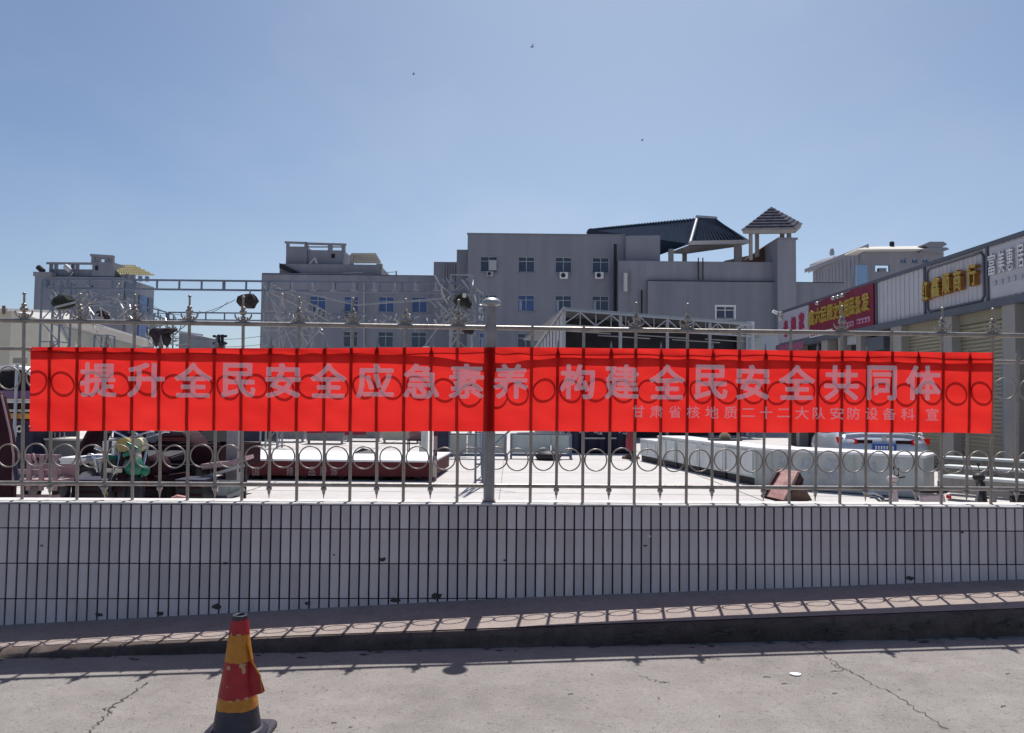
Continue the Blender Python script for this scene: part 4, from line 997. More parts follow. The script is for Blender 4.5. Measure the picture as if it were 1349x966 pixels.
ladder((gx0, 34, zc2), (gx1 + .3, 34, zc2), hc2, .82, 'ladder_beam')
for x in (gx0 + .0, gx1 + .15, at(352, 376, 25).x): ladder((x, 25.2, zb_), (x, 33.8, zc2), hb, .75, 'side_beam', .05, galv_m if x > gx0 else gantry_m)
def lattice(x, y, s, h, name='lattice_post', m=gantry_m):
    mb = MB()
    for dx in (0, s):
        for dy in (0, s): mb.bar((x + dx, y + dy, 0), (x + dx, y + dy, h), .05)
    k = int(h / .62)
    for i in range(k):
        z0, z1 = h * i / k, h * (i + 1) / k; f = i % 2
        mb.bar((x + (s if f else 0), y - .002, z0), (x + (0 if f else s), y - .002, z1), .03); mb.bar((x + s + .002, y + (s if f else 0), z0), (x + s + .002, y + (0 if f else s), z1), .03)
        mb.bar((x, y, z1), (x + s, y, z1), .035); mb.bar((x + s, y, z1), (x + s, y + s, z1), .035)
    return mb.build(name, m, gan)
lattice(at(52, 400, 25).x, 25.1, .62, zt_); lattice(at(204, 430, 34).x, 33.9, .6, zt_ - .1); lattice(at(345, 400, 25).x, 25.2, .55, zb_, m=galv_m); lattice(at(593, 400, 25).x, 25.1, .7, zt_ + .3, m=galv_m)
lattice(at(125, 430, 29).x, 29, .5, zb_ - 1.2); lattice(at(395, 430, 34).x, 34, .5, zc2, m=galv_m)
mb = MB()
for a, b, y in (((385, 458), (345, 372), 25.6), ((345, 458), (395, 430), 26), ((400, 458), (425, 430), 26), ((560, 455), (600, 400), 26), ((595, 455), (640, 385), 25.6), ((400, 386), (470, 402), 24.9), ((470, 402), (600, 392), 24.9)):
    mb.bar(at(*a, y), at(*b, y), .045)
mb.build('brace', galv_m, gan)
mb = MB()
for i, px_ in enumerate(range(358, 600, 27)): 
    p_ = at(px_, 372, 24.9); MB().bar(p_, p_ + Vector((.02, 0, -.28)), .07).bar(p_ + Vector((-.09, 0, -.27)), p_ + Vector((.12, 0, -.27)), .05).build('clamp', galv_m, gan)
# tangle of spotlight yokes and couplers near both ends: real short pieces
def tangle(cx0, cy0, Y, wpx, hpx, n, seed, name='coupler', lo_=.15, hi_=.55):
    rnd = random.Random(seed); mb = MB()
    for i in range(n):
        p_ = at(cx0 + rnd.uniform(-wpx, wpx), cy0 + rnd.uniform(-hpx, hpx), Y + rnd.uniform(-.4, .4)); l = rnd.uniform(lo_, hi_); a = rnd.choice([.8, -.8, 2.2, 1.57, 0, .4]) + rnd.uniform(-.3, .3)
        mb.bar(p_, p_ + Vector((math.cos(a) * l, rnd.uniform(-.2, .2), math.sin(a) * l)), rnd.uniform(.02, .05))
    return mb.build(name, galv_m, gan, kind='stuff')
tangle(95, 408, 25, 32, 20, 55, 1); tangle(150, 405, 26, 26, 22, 26, 2); tangle(215, 440, 33, 22, 16, 55, 3); tangle(600, 405, 25, 28, 26, 70, 4); tangle(390, 420, 27, 30, 20, 30, 5); tangle(470, 425, 28, 110, 8, 40, 6, lo_=.05, hi_=.3)
def lump(name, pxs, Y, th, m, label, cat, seed=0, group=None):
    """rumpled bundle with a traced outline of its own and real thickness"""
    rnd = random.Random(seed); pts = [at(a, b, Y) for a, b in pxs]; c_ = sum(pts, Vector()) / len(pts); t = thing(name, label, cat, (c_.x, Y, c_.z), group); mb = MB(); k = len(pts); vs = []
    rings = [(-1, .35), (-.75, .8), (0, 1.0), (.75, .8), (1, .35)]
    for d, s_ in rings:
        for p_ in pts: vs.append(c_ + (p_ - c_) * s_ * rnd.uniform(.96, 1.04) + Vector((0, d * th, 0)))
    fs = [tuple(range(k)), tuple(range(4 * k, 5 * k))[::-1]] + [(i * k + j, i * k + (j + 1) % k, (i + 1) * k + (j + 1) % k, (i + 1) * k + j) for i in range(4) for j in range(k)]
    mb.add(vs, fs); mb.build('folded_sheet', m, t); return t, c_
t, c_ = lump('tarpaulin_bundle', [(70, 402), (74, 393), (84, 388), (91, 389), (98, 396), (94, 402), (86, 407), (76, 408)], 24.6, .35, tarp_m, 'dark green tarpaulin bundle lashed high on the left end of the gantry', 'tarpaulin', 1, None)
MB().bar(at(72, 405, 24.2), at(100, 398, 24.2), .05).build('lashing', galv_m, t)
t, c_ = lump('tarpaulin_bundle', [(311, 398), (313, 391), (320, 388), (328, 387), (334, 387.5), (338, 391), (341, 396), (337, 401), (334, 407), (326, 407), (316, 404)], 24.8, .3, tarpb_m, 'dark brown round bundle hanging alone below the upper ladder beam against the sky', 'tarpaulin', 2)
MB().tube([at(329.5, 382, 24.8), at(329.5, 389, 24.8)], .025, 6).build('hanger', galv_m, t)
t, c_ = lump('tarpaulin_bundle', [(597, 396), (602, 388), (611, 385), (618, 391), (622, 400), (619, 408), (610, 403), (601, 402)], 24.5, .3, tarp_m, 'dark tarpaulin bundle tied on the gantry just left of the fence post cap', 'tarpaulin', 3)
MB().box(at(609, 386, 24).x, at(613.5, 386, 24).x, 24.1, 24.2, at(609, 391, 24).z, at(609, 386, 24).z).build('pale_tag', pale_m, t)
lump('tarpaulin_bundle', [(127, 416), (131, 409), (140, 408), (144, 415), (142, 421), (136, 424), (130, 421)], 26.6, .25, tarpb_m, 'small dark bundle under the left lattice braces of the gantry', 'tarpaulin', 4)
lump('tarpaulin_bundle', [(608, 430), (618, 428), (626, 434), (622, 441), (612, 440)], 25, .2, tarpb_m, 'small dark bundle under the top fence rail beside the post', 'tarpaulin', 5)
lump('tarpaulin_bundle', [(198, 434), (204, 431), (213, 433), (222, 431), (234, 433), (227, 439), (220, 438), (226, 447), (221, 458), (212, 452), (205, 458), (201, 446), (196, 441)], 32, .3, tarpb_m, 'dark brown rumpled bundle on the far left gantry post behind the top rail', 'tarpaulin', 6)
for (px_, py_) in ((633, 405), (631, 416), (638, 416)):
    t = thing('spotlight', {405: 'uppermost small round pale spotlight left of the fence post', 416: ''}[py_] or ('lower left small pale spotlight beside the fence post' if px_ == 631 else 'lower right small pale spotlight touching the fence post'), 'spotlight', at(px_, py_, 24), 'small spotlights beside the fence post')
    q_ = at(px_, py_, 24); MB().lathe([(.03, -.08), (.09, -.04), (.1, .03), (.06, .08), (.01, .1)], q_, 12).build('housing', galv_m, t); MB().tube([q_ + Vector((-.1, 0, -.1)), q_ + Vector((-.11, 0, .03))], .015, 5).build('yoke', galv_m, t)
# short ladder post standing alone in the yard
g0 = at(626, 641, 14.6); lp = thing('ladder_post', 'narrow upright steel ladder post standing in the bright yard left of the fence post', 'ladder post', (g0.x, 14.6, 0))
H_ = at(630, 385, 14.6).z
for px_ in (626.3, 636): a = at(px_, 620, 14.6).x; MB().bar((a, 14.6, 0), (a, 14.6, H_), .04).build('upright', gantry_m, lp)
a, b = at(626.3, 620, 14.6).x, at(636, 620, 14.6).x
for i in range(int(H_ / .3)): MB().bar((a + .02, 14.6, .12 + i * .3), (b - .02, 14.6, .12 + i * .3), .03).build('rung', gantry_m, lp)
MB().bar((a, 14.6, H_ * .75), (a + .05, 16.6, 0.02), .04).build('stay', gantry_m, lp)
MB().bar((b, 14.6, H_ * .95), (b + .05, 16.8, 0.02), .04).build('stay', gantry_m, lp)
MB().bar((b, 14.6, .6), (b + .7, 14.3, 1.25), .03).build('arm', gantry_m, lp)

# ================================================================== OPEN SHED (dark canopy 705-990)
sh = thing('open_shed', 'large open market shed with pale ribbed side and dark trussed mouth behind the banner', 'shed', (at(860, 500, 32).x, 32, 0))
sa = at(743, 407.5, 31); sb_ = at(990, 427.5, 38); sl_ = at(703, 462, 44)
# roof slab: near edge runs sa -> sb_, deep towards the back
mb = MB(); dpt = Vector((-1.5, 12, -.3))
mb.prism([sa, sb_, sb_ + dpt, sa + dpt], (0, 0, .09)); mb.build('roof', galv_m, sh)
mb = MB(); e_ = Vector((0, 0, -.62))
for p_, q_ in ((sa, sb_), (sa + e_, sb_ + e_ * .9)): mb.bar(p_ + Vector((0, -.05, -.04)), q_ + Vector((0, -.05, -.04)), .07)
for i in range(15):
    f = i / 14; p_ = sa.lerp(sb_, f) + Vector((0, -.05, -.08)); q_ = p_ + Vector((0, 0, -.52)); mb.bar(p_, q_, .035)
    if i < 14:
        n_ = sa.lerp(sb_, (i + 1) / 14) + Vector((0, -.05, -.08)); mb.bar((p_ if i % 2 else q_), (n_ + Vector((0, 0, -.52)) if i % 2 else n_), .045)
mb.build('truss', frame_m, sh)
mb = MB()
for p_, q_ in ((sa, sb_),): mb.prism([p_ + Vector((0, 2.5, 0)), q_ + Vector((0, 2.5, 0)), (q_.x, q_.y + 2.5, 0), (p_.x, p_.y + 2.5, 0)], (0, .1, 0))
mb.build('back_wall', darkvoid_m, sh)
mb = MB()
for i in range(5): f = (i + .5) / 5; p_ = sa.lerp(sb_, f) + Vector((0, 1.2, -.75 - .12 * (i % 2))); mb.bar(p_ + Vector((-1.2, 0, .05)), p_ + Vector((1.2, .3, -.05)), .05)
mb.build('roof_purlin', frame_m, sh)
# ribbed pale gable sheet on the left
g0 = sa + Vector((0, .05, -.05)); g1 = at(705, 459, 33.5)
mb = MB(); n_ = 18
for i in range(n_):
    f = i / n_; f2 = (i + 1) / n_; p_ = g0.lerp(Vector((g1.x, g1.y, g1.z)), f); q_ = g0.lerp(g1, f2); o_ = Vector((0, -.04 if i % 2 else .04, 0))
    mb.add([p_ + o_, q_ + o_, Vector((q_.x, q_.y, 0)) + o_, Vector((p_.x, p_.y, 0)) + o_], [(0, 1, 2, 3)]); mb.add([q_ + o_, q_ - o_, Vector((q_.x, q_.y, 0)) - o_, Vector((q_.x, q_.y, 0)) + o_], [(0, 1, 2, 3)])
mb.build('ribbed_side', corr_m, sh)
MB().tube([sa + Vector((0, -.1, .05)), at(703, 461, 33.4)], .06, 8).build('verge_pipe', galv_m, sh)
for f in (0, .26, .5, .74, .97): p_ = sa.lerp(sb_, f); MB().bar((p_.x, p_.y + .02, 0), (p_.x, p_.y + .02, p_.z - .1), .14).build('column', frame_m, sh)
MB().prism([sb_ + Vector((-1.2, .2, -.02)), sb_ + Vector((.15, 0, -.02)), sb_ + Vector((.1, 0, .13)), sb_ + Vector((-1.1, .2, .10))], (0, .8, 0)).build('bright_verge', white_m, sh)
kio = thing('white_cabin', 'small pale blue and white cabin between the dark shed and the red shop sign', 'cabin', (at(1008, 500, 40).x, 40, 0))
A = at(976, 428, 40); B = at(1046, 440, 40); MB().box(A.x, B.x, 40, 43, 0, at(980, 441, 40).z).build('wall', mat('pale_blue_panel', (.40, .44, .50), .5, var=.06), kio)
C1 = at(991, 445, 39.9); C2 = at(1004, 470, 39.9); MB().box(C1.x, C2.x, 39.92, 39.99, 0.2, C1.z).build('door', greyg_m, kio)
MB().tube([(at(988, 440, 39.8).x, 39.8, 0), (at(988, 440, 39.8).x, 39.8, at(988, 424, 39.8).z)], .22, 10).build('flue', mat('pale_flue', (.45, .46, .5), .5), kio)
mb = MB(); mb.box(A.x - .2, B.x + .1, 39.7, 43.2, at(980, 441, 40).z + .002, at(980, 438.5, 40).z); mb.build('roof', pale_m, kio)
MB().lathe([(.02, -.1), (.13, -.05), (.15, .05), (.05, .15)], at(1021, 411, 31), 10)
lamp = thing('security_camera', 'small white camera and lamp bracket on the near end of the shop fascia', 'camera', at(1028, 415, 30.5))
MB().tube([at(1018, 410, 30.5), at(1024, 413, 30.5)], .07, 8).build('camera_body', white_m, lamp); MB().bar(at(1024, 413, 30.5), at(1033, 414, 30.9), .03).build('bracket', galv_m, lamp)
for py_ in (413.5, 420): MB().lathe([(.01, -.08), (.08, -.05), (.08, .06), (.02, .09)], at(1028.5, py_, 30.6), 10).build('lamp', pale_m, lamp)

# ================================================================== SHOP ROW
def SX(Y): return 10.98 - .0065 * (Y - 16.4)
def SP_(px, py):   # point on the shop front plane
    d = ray(px, py); t = (10.98 + .0065 * 16.4) / (d.x + .0065 * d.y); return CAM + d * t
zf0, zf1 = 4.03, 5.29
Ys = [14.0, 17.55, 20.2, 22.85, 27.85, 31.2]
shop = thing('shop_row', 'single storey shop row with pale ribbed fascia and roller shutters on the right', 'building', (SX(22), 22, 0))
MB().prism([(SX(12.5) + .35, 12.5, 0), (SX(31.2) + .35, 31.2, 0), (SX(31.2) + 9, 31.2, 0), (SX(12.5) + 9, 12.5, 0)], (0, 0, zf1 - .25)).build('body', wallB, shop)
def fascia(y0, y1, m, name='fascia_panel', x=0.0, pitch=.16, dep=.018, z0=zf0, z1=zf1):
    mb = MB(); n_ = max(2, int((y1 - y0) / pitch))
    if n_ % 2: n_ += 1
    for i in range(n_):
        a = y0 + (y1 - y0) * i / n_; b = y0 + (y1 - y0) * (i + 1) / n_; o_ = -dep if i % 2 else 0
        mb.add([(SX(a) + x + o_, a, z0), (SX(b) + x + o_, b, z0), (SX(b) + x + o_, b, z1), (SX(a) + x + o_, a, z1)], [(0, 1, 2, 3)])
        mb.add([(SX(b) + x, b, z0), (SX(b) + x - dep, b, z0), (SX(b) + x - dep, b, z1), (SX(b) + x, b, z1)], [(0, 1, 2, 3)])
    return mb.build(name, m, shop)
fascia(12.5, 17.55, corr_m, dep=.012, pitch=.1); fascia(17.55, 20.2, corr_m, dep=.008, pitch=.09); fascia(20.2, 22.85, corr_m, dep=.016, pitch=.12); fascia(22.85, 31.2, corr_m, dep=.02)
MB().prism([(SX(12.5) - .10, 12.5, zf0 - .17), (SX(31.3) - .10, 31.3, zf0 - .17), (SX(31.3) + .36, 31.3, zf0 - .17), (SX(12.5) + .36, 12.5, zf0 - .17)], (0, 0, .168)).build('fascia_beam', bluetrim_m, shop)
MB().prism([(SX(12.5) - .08, 12.5, zf1 + .002), (SX(31.3) - .08, 31.3, zf1 + .002), (SX(31.3) + .5, 31.3, zf1 + .002), (SX(12.5) + .5, 12.5, zf1 + .002)], (0, 0, .09)).build('roof_trim', bluetrim_m, shop)
for y in (17.55, 20.2, 22.85, 27.85): MB().box(SX(y) - .06, SX(y) + .02, y - .035, y + .035, zf0 + .003, zf1 - .003).build('fascia_joint', bluetrim_m, shop)
def yat(px): return SP_(px, 500).y
def pill(px0, px1, m=beige_m, name='pillar'):
    a, b = yat(px1), yat(px0); MB().prism([(SX(a) - .04, a, 0), (SX(b) - .04, b, 0), (SX(b) + .34, b, 0), (SX(a) + .34, a, 0)], (0, 0, zf0 - .172)).build(name, m, shop)
def shutter(px0, px1, zt=3.55, m=shutter_m):
    a, b = yat(px1), yat(px0); mb = MB(); n_ = 38
    for i in range(n_):
        z0 = zt * i / n_; z1 = zt * (i + 1) / n_; zm = (z0 + z1) / 2
        mb.add([(SX(a) + .20, a, z0), (SX(b) + .20, b, z0), (SX(b) + .17, b, zm), (SX(a) + .17, a, zm)], [(0, 1, 2, 3)]); mb.add([(SX(a) + .17, a, zm), (SX(b) + .17, b, zm), (SX(b) + .20, b, z1), (SX(a) + .20, a, z1)], [(0, 1, 2, 3)])
    mb.build('roller_shutter', m, shop)
    MB().prism([(SX(a) + .14, a, zt), (SX(b) + .14, b, zt), (SX(b) + .34, b, zt), (SX(a) + .34, a, zt)], (0, 0, zf0 - .17 - zt)).build('shutter_box', m, shop)
pill(1176, 1190); shutter(1190, 1240); pill(1241, 1257); shutter(1257, 1324, 3.62); pill(1324, 1341)
def by_y(f, a, b, *k):
    global yat
    o_ = yat; yat = lambda v: v
    f(b, a, *k); yat = o_
by_y(shutter, 12.9, 15.9, 3.62); by_y(pill, 12.5, 12.88)
pill(1130, 1136); pill(1106, 1110); pill(1084, 1092); pill(1050, 1054)
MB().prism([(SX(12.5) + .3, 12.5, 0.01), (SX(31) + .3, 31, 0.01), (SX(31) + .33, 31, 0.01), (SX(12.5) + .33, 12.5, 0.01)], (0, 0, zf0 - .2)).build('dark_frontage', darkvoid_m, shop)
for (p0_, p1_, ya, yb, m_) in ((1313, 1322, 470, 620, mat('blue_pillar_cladding', (.16, .22, .33), .6)), (1112, 1128, 440, 452, frame_m), (1137, 1160, 446, 460, bluetrim_m)):
    A = SP_(p0_, ya); B = SP_(p1_, yb); MB().box(SX(A.y) + .10, SX(A.y) + .29, B.y, A.y, max(.02, min(A.z, B.z)), max(A.z, B.z)).build('door_panel', m_, shop)

def on_sign(mb, ch, px0, px1, y_top, y_bot, proud, depth, bold, N=60):
    """character on the shop front between two photo columns; y_top/y_bot are heights in m"""
    ya, yb = SP_(px0, 450).y, SP_(px1, 450).y
    put_glyph(mb, ch, (SX(ya) - proud, ya, y_bot), (SX(yb) - SX(ya), yb - ya, 0), (0, 0, y_top - y_bot), bold, N, depth=(-depth, 0, 0) if depth else None)
def rect(mb, y0, y1, z0, z1, proud, th): mb.box(SX((y0 + y1) / 2) - proud - th, SX((y0 + y1) / 2) - proud, y0, y1, z0, z1)
# gold letter sign
sg = thing('shop_sign', 'pale ribbed shop sign with five raised gold characters in a dark rounded frame', 'sign', (SX(19) - .05, 19, zf0))
mb = MB(); a, b = 17.68, 20.08; z0, z1 = zf0 + .05, zf1 - .08; fp = [(a, z0 + .1), (a + .1, z0), (b - .1, z0), (b, z0 + .1), (b, z1 - .1), (b - .1, z1), (a + .1, z1), (a, z1 - .1)]
mb.tube([(SX(y) - .04, y, z) for y, z in fp], .028, 6, closed=True); mb.build('frame', bluetrim_m, sg)
for ch, p0_, p1_, zc_ in (('红', 1223, 1231, 4.63), ('鑫', 1235.5, 1246.5, 4.65), ('顺', 1250.5, 1260.5, 4.66), ('商', 1265.5, 1276, 4.67), ('行', 1284, 1296, 4.70)):
    mb = MB(); on_sign(mb, ch, p0_, p1_, zc_ + .27, zc_ - .25, .04, .12, .028); L1 = mb.build('letter', goldside_m, sg)
    mb = MB(); on_sign(mb, ch, p0_, p1_, zc_ + .27, zc_ - .25, .163, None, .028); mb.build('letter_face', gold_m, L1)
# white carved sign
sg = thing('shop_sign', 'pale shop sign with thin white outlined characters at the right edge', 'sign', (SX(16.8) - .05, 16.8, zf0))
MB().prism([(SX(14.2) - .016, 14.2, zf0 + .04), (SX(17.45) - .016, 17.45, zf0 + .04), (SX(17.45) - .022, 17.45, zf1 - .04), (SX(14.2) - .022, 14.2, zf1 - .04)], (-.01, 0, 0)).build('backing', corr_m, sg)
for ch, p0_, p1_ in (('富', 1308, 1317.5), ('美', 1322, 1330), ('惠', 1333, 1341.5), ('居', 1347, 1356)):
    mb = MB(); on_sign(mb, ch, p0_, p1_, 5.10, 4.60, .034, .05, .012); L1 = mb.build('letter', frame_m, sg); mb = MB(); on_sign(mb, ch, p0_, p1_, 5.10, 4.60, .0865, None, .006); mb.build('letter_face', white_m, L1)
mb = MB()
for i in range(9): y = 17.3 - i * .22; rect(mb, y - .07, y + .07, 4.36, 4.47, .034, .02)
mb.build('small_print', frame_m, sg, kind='stuff')
# crimson sign
sg = thing('shop_sign', 'crimson shop sign with a long row of dense gold characters', 'sign', (SX(25) - .05, 25, zf0))
MB().prism([(SX(22.95) - .03, 22.95, zf0 - .06), (SX(27.8) - .03, 27.8, zf0 - .06), (SX(27.8) - .03, 27.8, zf1 + .02), (SX(22.95) - .03, 22.95, zf1 + .02)], (-.06, 0, 0)).build('board', crimson_m, sg)
chs = [('鑫', 1069, 1078), ('六', 1079, 1086.5), ('民', 1087, 1094), ('超', 1095, 1102), ('文', 1103, 1109.5), ('化', 1110, 1116.5), ('用', 1117.5, 1124), ('品', 1125, 1131.5), ('批', 1133, 1139.5), ('发', 1141, 1150.5)]
for i, (ch, p0_, p1_) in enumerate(chs):
    o_ = .08 if i % 2 else 0; mb = MB(); on_sign(mb, ch, p0_, p1_, 5.02 + o_ * .3, 4.48 + o_ * .3, .095, .05, .030, 48); mb.build('letter', gold_m, sg)
mb = MB(); rect(mb, SP_(1101, 450).y, SP_(1070, 450).y, 4.04, 4.20, .093, .01); mb.build('white_strip', white_m, sg)
mb = MB(); rect(mb, SP_(1129, 450).y, SP_(1112, 450).y, 4.14, 4.30, .093, .01); rect(mb, SP_(1151, 450).y, SP_(1133, 450).y, 4.16, 4.32, .093, .01); mb.build('pink_strip', mat('pink_strip', (.42, .20, .30), .6), sg)
mb = MB()
for i in range(8):
    a = 1072 + i * 3.5; rect(mb, SP_(a + 2.2, 450).y, SP_(a, 450).y, 4.08, 4.16, .1045, .004)
for i in range(9):
    a = 1113 + i * 4.2; rect(mb, SP_(a + 2.2, 450).y, SP_(a, 450).y, 4.18, 4.26, .1045, .004)
mb.build('small_print', crimson_m, sg, kind='stuff')
for f, px_ in enumerate((1090, 1112, 1118, 1124, 1150, 1157)):
    y = SP_(px_, 400).y; z = zf1 + .03 if f in (4, 5) else zf1 - .17
    if f < 4: MB().lathe([(.02, -.05), (.08, -.03), (.09, .03), (.03, .07)], (SX(y) - .35, y, z), 10).build('sign_lamp', galv_m, sg); MB().bar((SX(y) - .1, y, zf1), (SX(y) - .35, y, z + .05), .02).build('lamp_arm', galv_m, sg)
# white sign with three red characters
sg = thing('shop_sign', 'white shop sign with three dark red characters at the far end of the row', 'sign', (SX(29.5) - .05, 29.5, zf0))
MB().prism([(SX(27.95) - .03, 27.95, zf0 + .06), (SX(31.0) - .03, 31.0, zf0 + .06), (SX(31.0) - .03, 31.0, zf1 - .02), (SX(27.95) - .03, 27.95, zf1 - .02)], (-.05, 0, 0)).build('board', mat('pinkish_white_board', (.45, .42, .48), .6), sg)
for ch, p0_, p1_, zc_ in (('老', 1035.5, 1041, 4.62), ('娘', 1045.5, 1052, 4.68), ('家', 1056, 1063, 4.75)):
    mb = MB(); on_sign(mb, ch, p0_, p1_, zc_ + .32, zc_ - .34, .083, .03, .034, 48); mb.build('letter', pinkred_m, sg)
MB().prism([(SX(28.4) - .06, 28.4, zf0 - .32), (SX(31.1) - .06, 31.1, zf0 - .32), (SX(31.1) - .06, 31.1, zf0 - .04), (SX(28.4) - .06, 28.4, zf0 - .04)], (-.05, 0, 0)).build('magenta_band', mat('dull_magenta_board', (.32, .10, .17), .6), sg)

# ================================================================== YARD: things under and beside the banner
def boxpx(mb, x0, x1, yt, yb, Y, dep):
    A = at(x0, yt, Y); B = at(x1, yb, Y); mb.box(A.x, B.x, Y, Y + dep, B.z, A.z); return A, B
# maroon platform with white top
Yp = 15.4; A = at(275, 604, Yp); B = at(570, 604.5, Yp); zt_p = A.z
pf = thing('stage_platform', 'low maroon stage platform with white top lying in the sunlit yard', 'platform', ((A.x + B.x) / 2, Yp, 0))
bx_, bX = A.x, B.x + .0
mb = MB(); mb.prism([(bx_, Yp, .09), (bX, Yp, .09), (bX + .12, Yp + 2.6, .09), (bx_, Yp + 2.6, .09)], (0, 0, zt_p - .125)); mb.build('side_panel', maroon_m, pf)
mb = MB(); mb.prism([(bx_ - .03, Yp - .03, zt_p - .033), (bX + .03, Yp - .03, zt_p - .033), (bX + .15, Yp + 2.65, zt_p - .033), (bx_ - .03, Yp + 2.65, zt_p - .033)], (0, 0, .035)); mb.build('top', white_m, pf)
MB().prism([(bX + .002, Yp + .0, .09), (bX + .07, Yp + .0, .09), (bX + .07, Yp, zt_p - .036), (bX + .002, Yp, zt_p - .036)], (0, .05, 0)).build('end_trim', cream_m, pf)
mb = MB()
for i in range(6): x = bx_ + .3 + (bX - bx_ - .6) * i / 5; mb.box(x - .05, x + .05, Yp + .15, Yp + .3, .0, .089)
mb.build('foot', black_m, pf)
mb = MB()
for ch, px_ in (('中', 320), ('国', 337), ('精', 382), ('品', 411), ('服', 426), ('饰', 440)):
    a_ = at(px_ - 4.5, 627, Yp - .01); b_ = at(px_ + 4.5, 615, Yp - .01); put_glyph(mb, ch, (a_.x, Yp - .014, a_.z), (b_.x - a_.x, 0, 0), (0, 0, b_.z - a_.z), .01, 48)
mb.build('painted_lettering', mauve_m, pf)
# debris on the far edge of the platform
for (px_, Y_, lab, m_, cat) in ((476, 17.2, 'small dark cloth heap on the white platform top', black_m, 'cloth'),):
    q_ = at(px_, 590, Y_); t = MB(); t.add([(q_.x - .2, Y_, zt_p + .002), (q_.x + .25, Y_, zt_p + .002), (q_.x + .3, Y_ + .3, zt_p + .002), (q_.x - .2, Y_ + .3, zt_p + .002), (q_.x, Y_ + .15, zt_p + .12), (q_.x + .15, Y_ + .2, zt_p + .08)], [(0, 1, 5, 4), (1, 2, 5), (2, 3, 4, 5), (3, 0, 4)]); tag(t.build('cloth_heap', m_), lab, cat)

# white partition boards on legs in the middle distance
def board_row(x0, x1, Y, n_, m, label, yt=573.5, yb=597.5, foot=606.5):
    A = at(x0, yt, Y); B = at(x1, yb, Y); t = thing('display_board', label, 'display board', ((A.x + B.x) / 2, Y, 0), 'pale display boards on low steel frames')
    for i in range(n_):
        a = A.x + (B.x - A.x) * i / n_ + .012; b = A.x + (B.x - A.x) * (i + 1) / n_ - .012; MB().box(a, b, Y, Y + .05, B.z, A.z).build('panel', m, t)
    fr2 = MB(); fr2.bar((A.x, Y - .02, A.z + .03), (B.x, Y - .02, A.z + .03), .05).bar((A.x, Y - .02, .10), (B.x, Y - .02, .10), .05).bar((A.x, Y - .02, B.z - .03), (B.x, Y - .02, B.z - .03), .04); fr2.build('rail', gantry_m, t)
    for x in (A.x, B.x): MB().bar((x, Y - .02, 0), (x, Y - .02, A.z + .05), .06).build('leg', gantry_m, t); MB().bar((x, Y - .35, .03), (x, Y + .35, .03), .05).build('foot', gantry_m, t)
    return t
board_row(590, 666, 21.6, 3, greyg_m, 'pale grey green display board on a low frame behind the fence post')
board_row(673.5, 752, 21.9, 3, mat('pale_mint_panel', (.44, .49, .48), .5, var=.1), 'pale mint display board on a low frame right of the fence post')
# box and a dark bag below it
q_ = at(722, 604, 21.7); t = MB(); t.lathe([(.02, 0), (.32, .02), (.38, .12), (.25, .22), (.05, .26)], (q_.x, 21.5, 0), 10); tag(t.build('bag', black_m), 'black bag dropped on the ground under the mint display board', 'bag')
# dark stall mouth with things at 752-835
Yd = 24.5; A = at(752, 566, Yd); B = at(838, 598, Yd)
ds = thing('market_stall', 'dark draped market stall standing between the display boards and the red parasol', 'market stall', ((A.x + B.x) / 2, Yd, 0))
mb = MB(); n_ = 26
for i in range(n_):
    a = A.x + (B.x - A.x) * i / n_; b = A.x + (B.x - A.x) * (i + 1) / n_; o_ = .06 * math.sin(i * 1.9); o2_ = .06 * math.sin((i + 1) * 1.9)
    mb.add([(a, Yd + o_, .05), (b, Yd + o2_, .05), (b, Yd + o2_ * .5, 2.1), (a, Yd + o_ * .5, 2.1)], [(0, 1, 2, 3)], True)
mb.build('drape', navy_m, ds); MB().box(A.x, B.x, Yd + .1, Yd + 2, .02, 2.1).build('counter', black_m, ds)
MB().bar(at(770, 577.5, Yd - .15), at(797, 577.5, Yd - .15), .05).bar(at(803, 577.5, Yd - .15), at(812, 577.5, Yd - .15), .05).build('rail', galv_m, ds)
mb = MB(); rnd = random.Random(4)
for i in range(26): p_ = at(rnd.uniform(760, 832), rnd.uniform(567, 573), Yd - .15); mb.box(p_.x, p_.x + rnd.uniform(.03, .12), Yd - .2, Yd - .1, p_.z, p_.z + rnd.uniform(.03, .09))
mb.build('small_goods', mat('mixed_goods', (.35, .33, .32), .7, var=.6, scale=14), ds, kind='stuff')
# closed red parasol in a base
q_ = at(831, 604, 22.3); pr = thing('closed_parasol', 'closed dark red parasol standing upright in a round base beside the white cabinets', 'parasol', (q_.x, 22.3, 0))
MB().lathe([(.26, 0), (.26, .05), (.2, .09), (.07, .12)], (q_.x, 22.3, 0), 16).build('base', brick_m, pr); MB().tube([(q_.x, 22.3, .1), (q_.x, 22.3, 2.3)], .022, 8).build('pole', frame_m, pr)
MB().lathe([(.13, .22), (.15, .35), (.14, .6), (.10, .8), (.05, .95), (.045, 1.6), (.02, 2.2)], (q_.x, 22.3, 0), 12).build('folded_canopy', mat('dull_red_canopy', (.30, .04, .05), .7), pr)

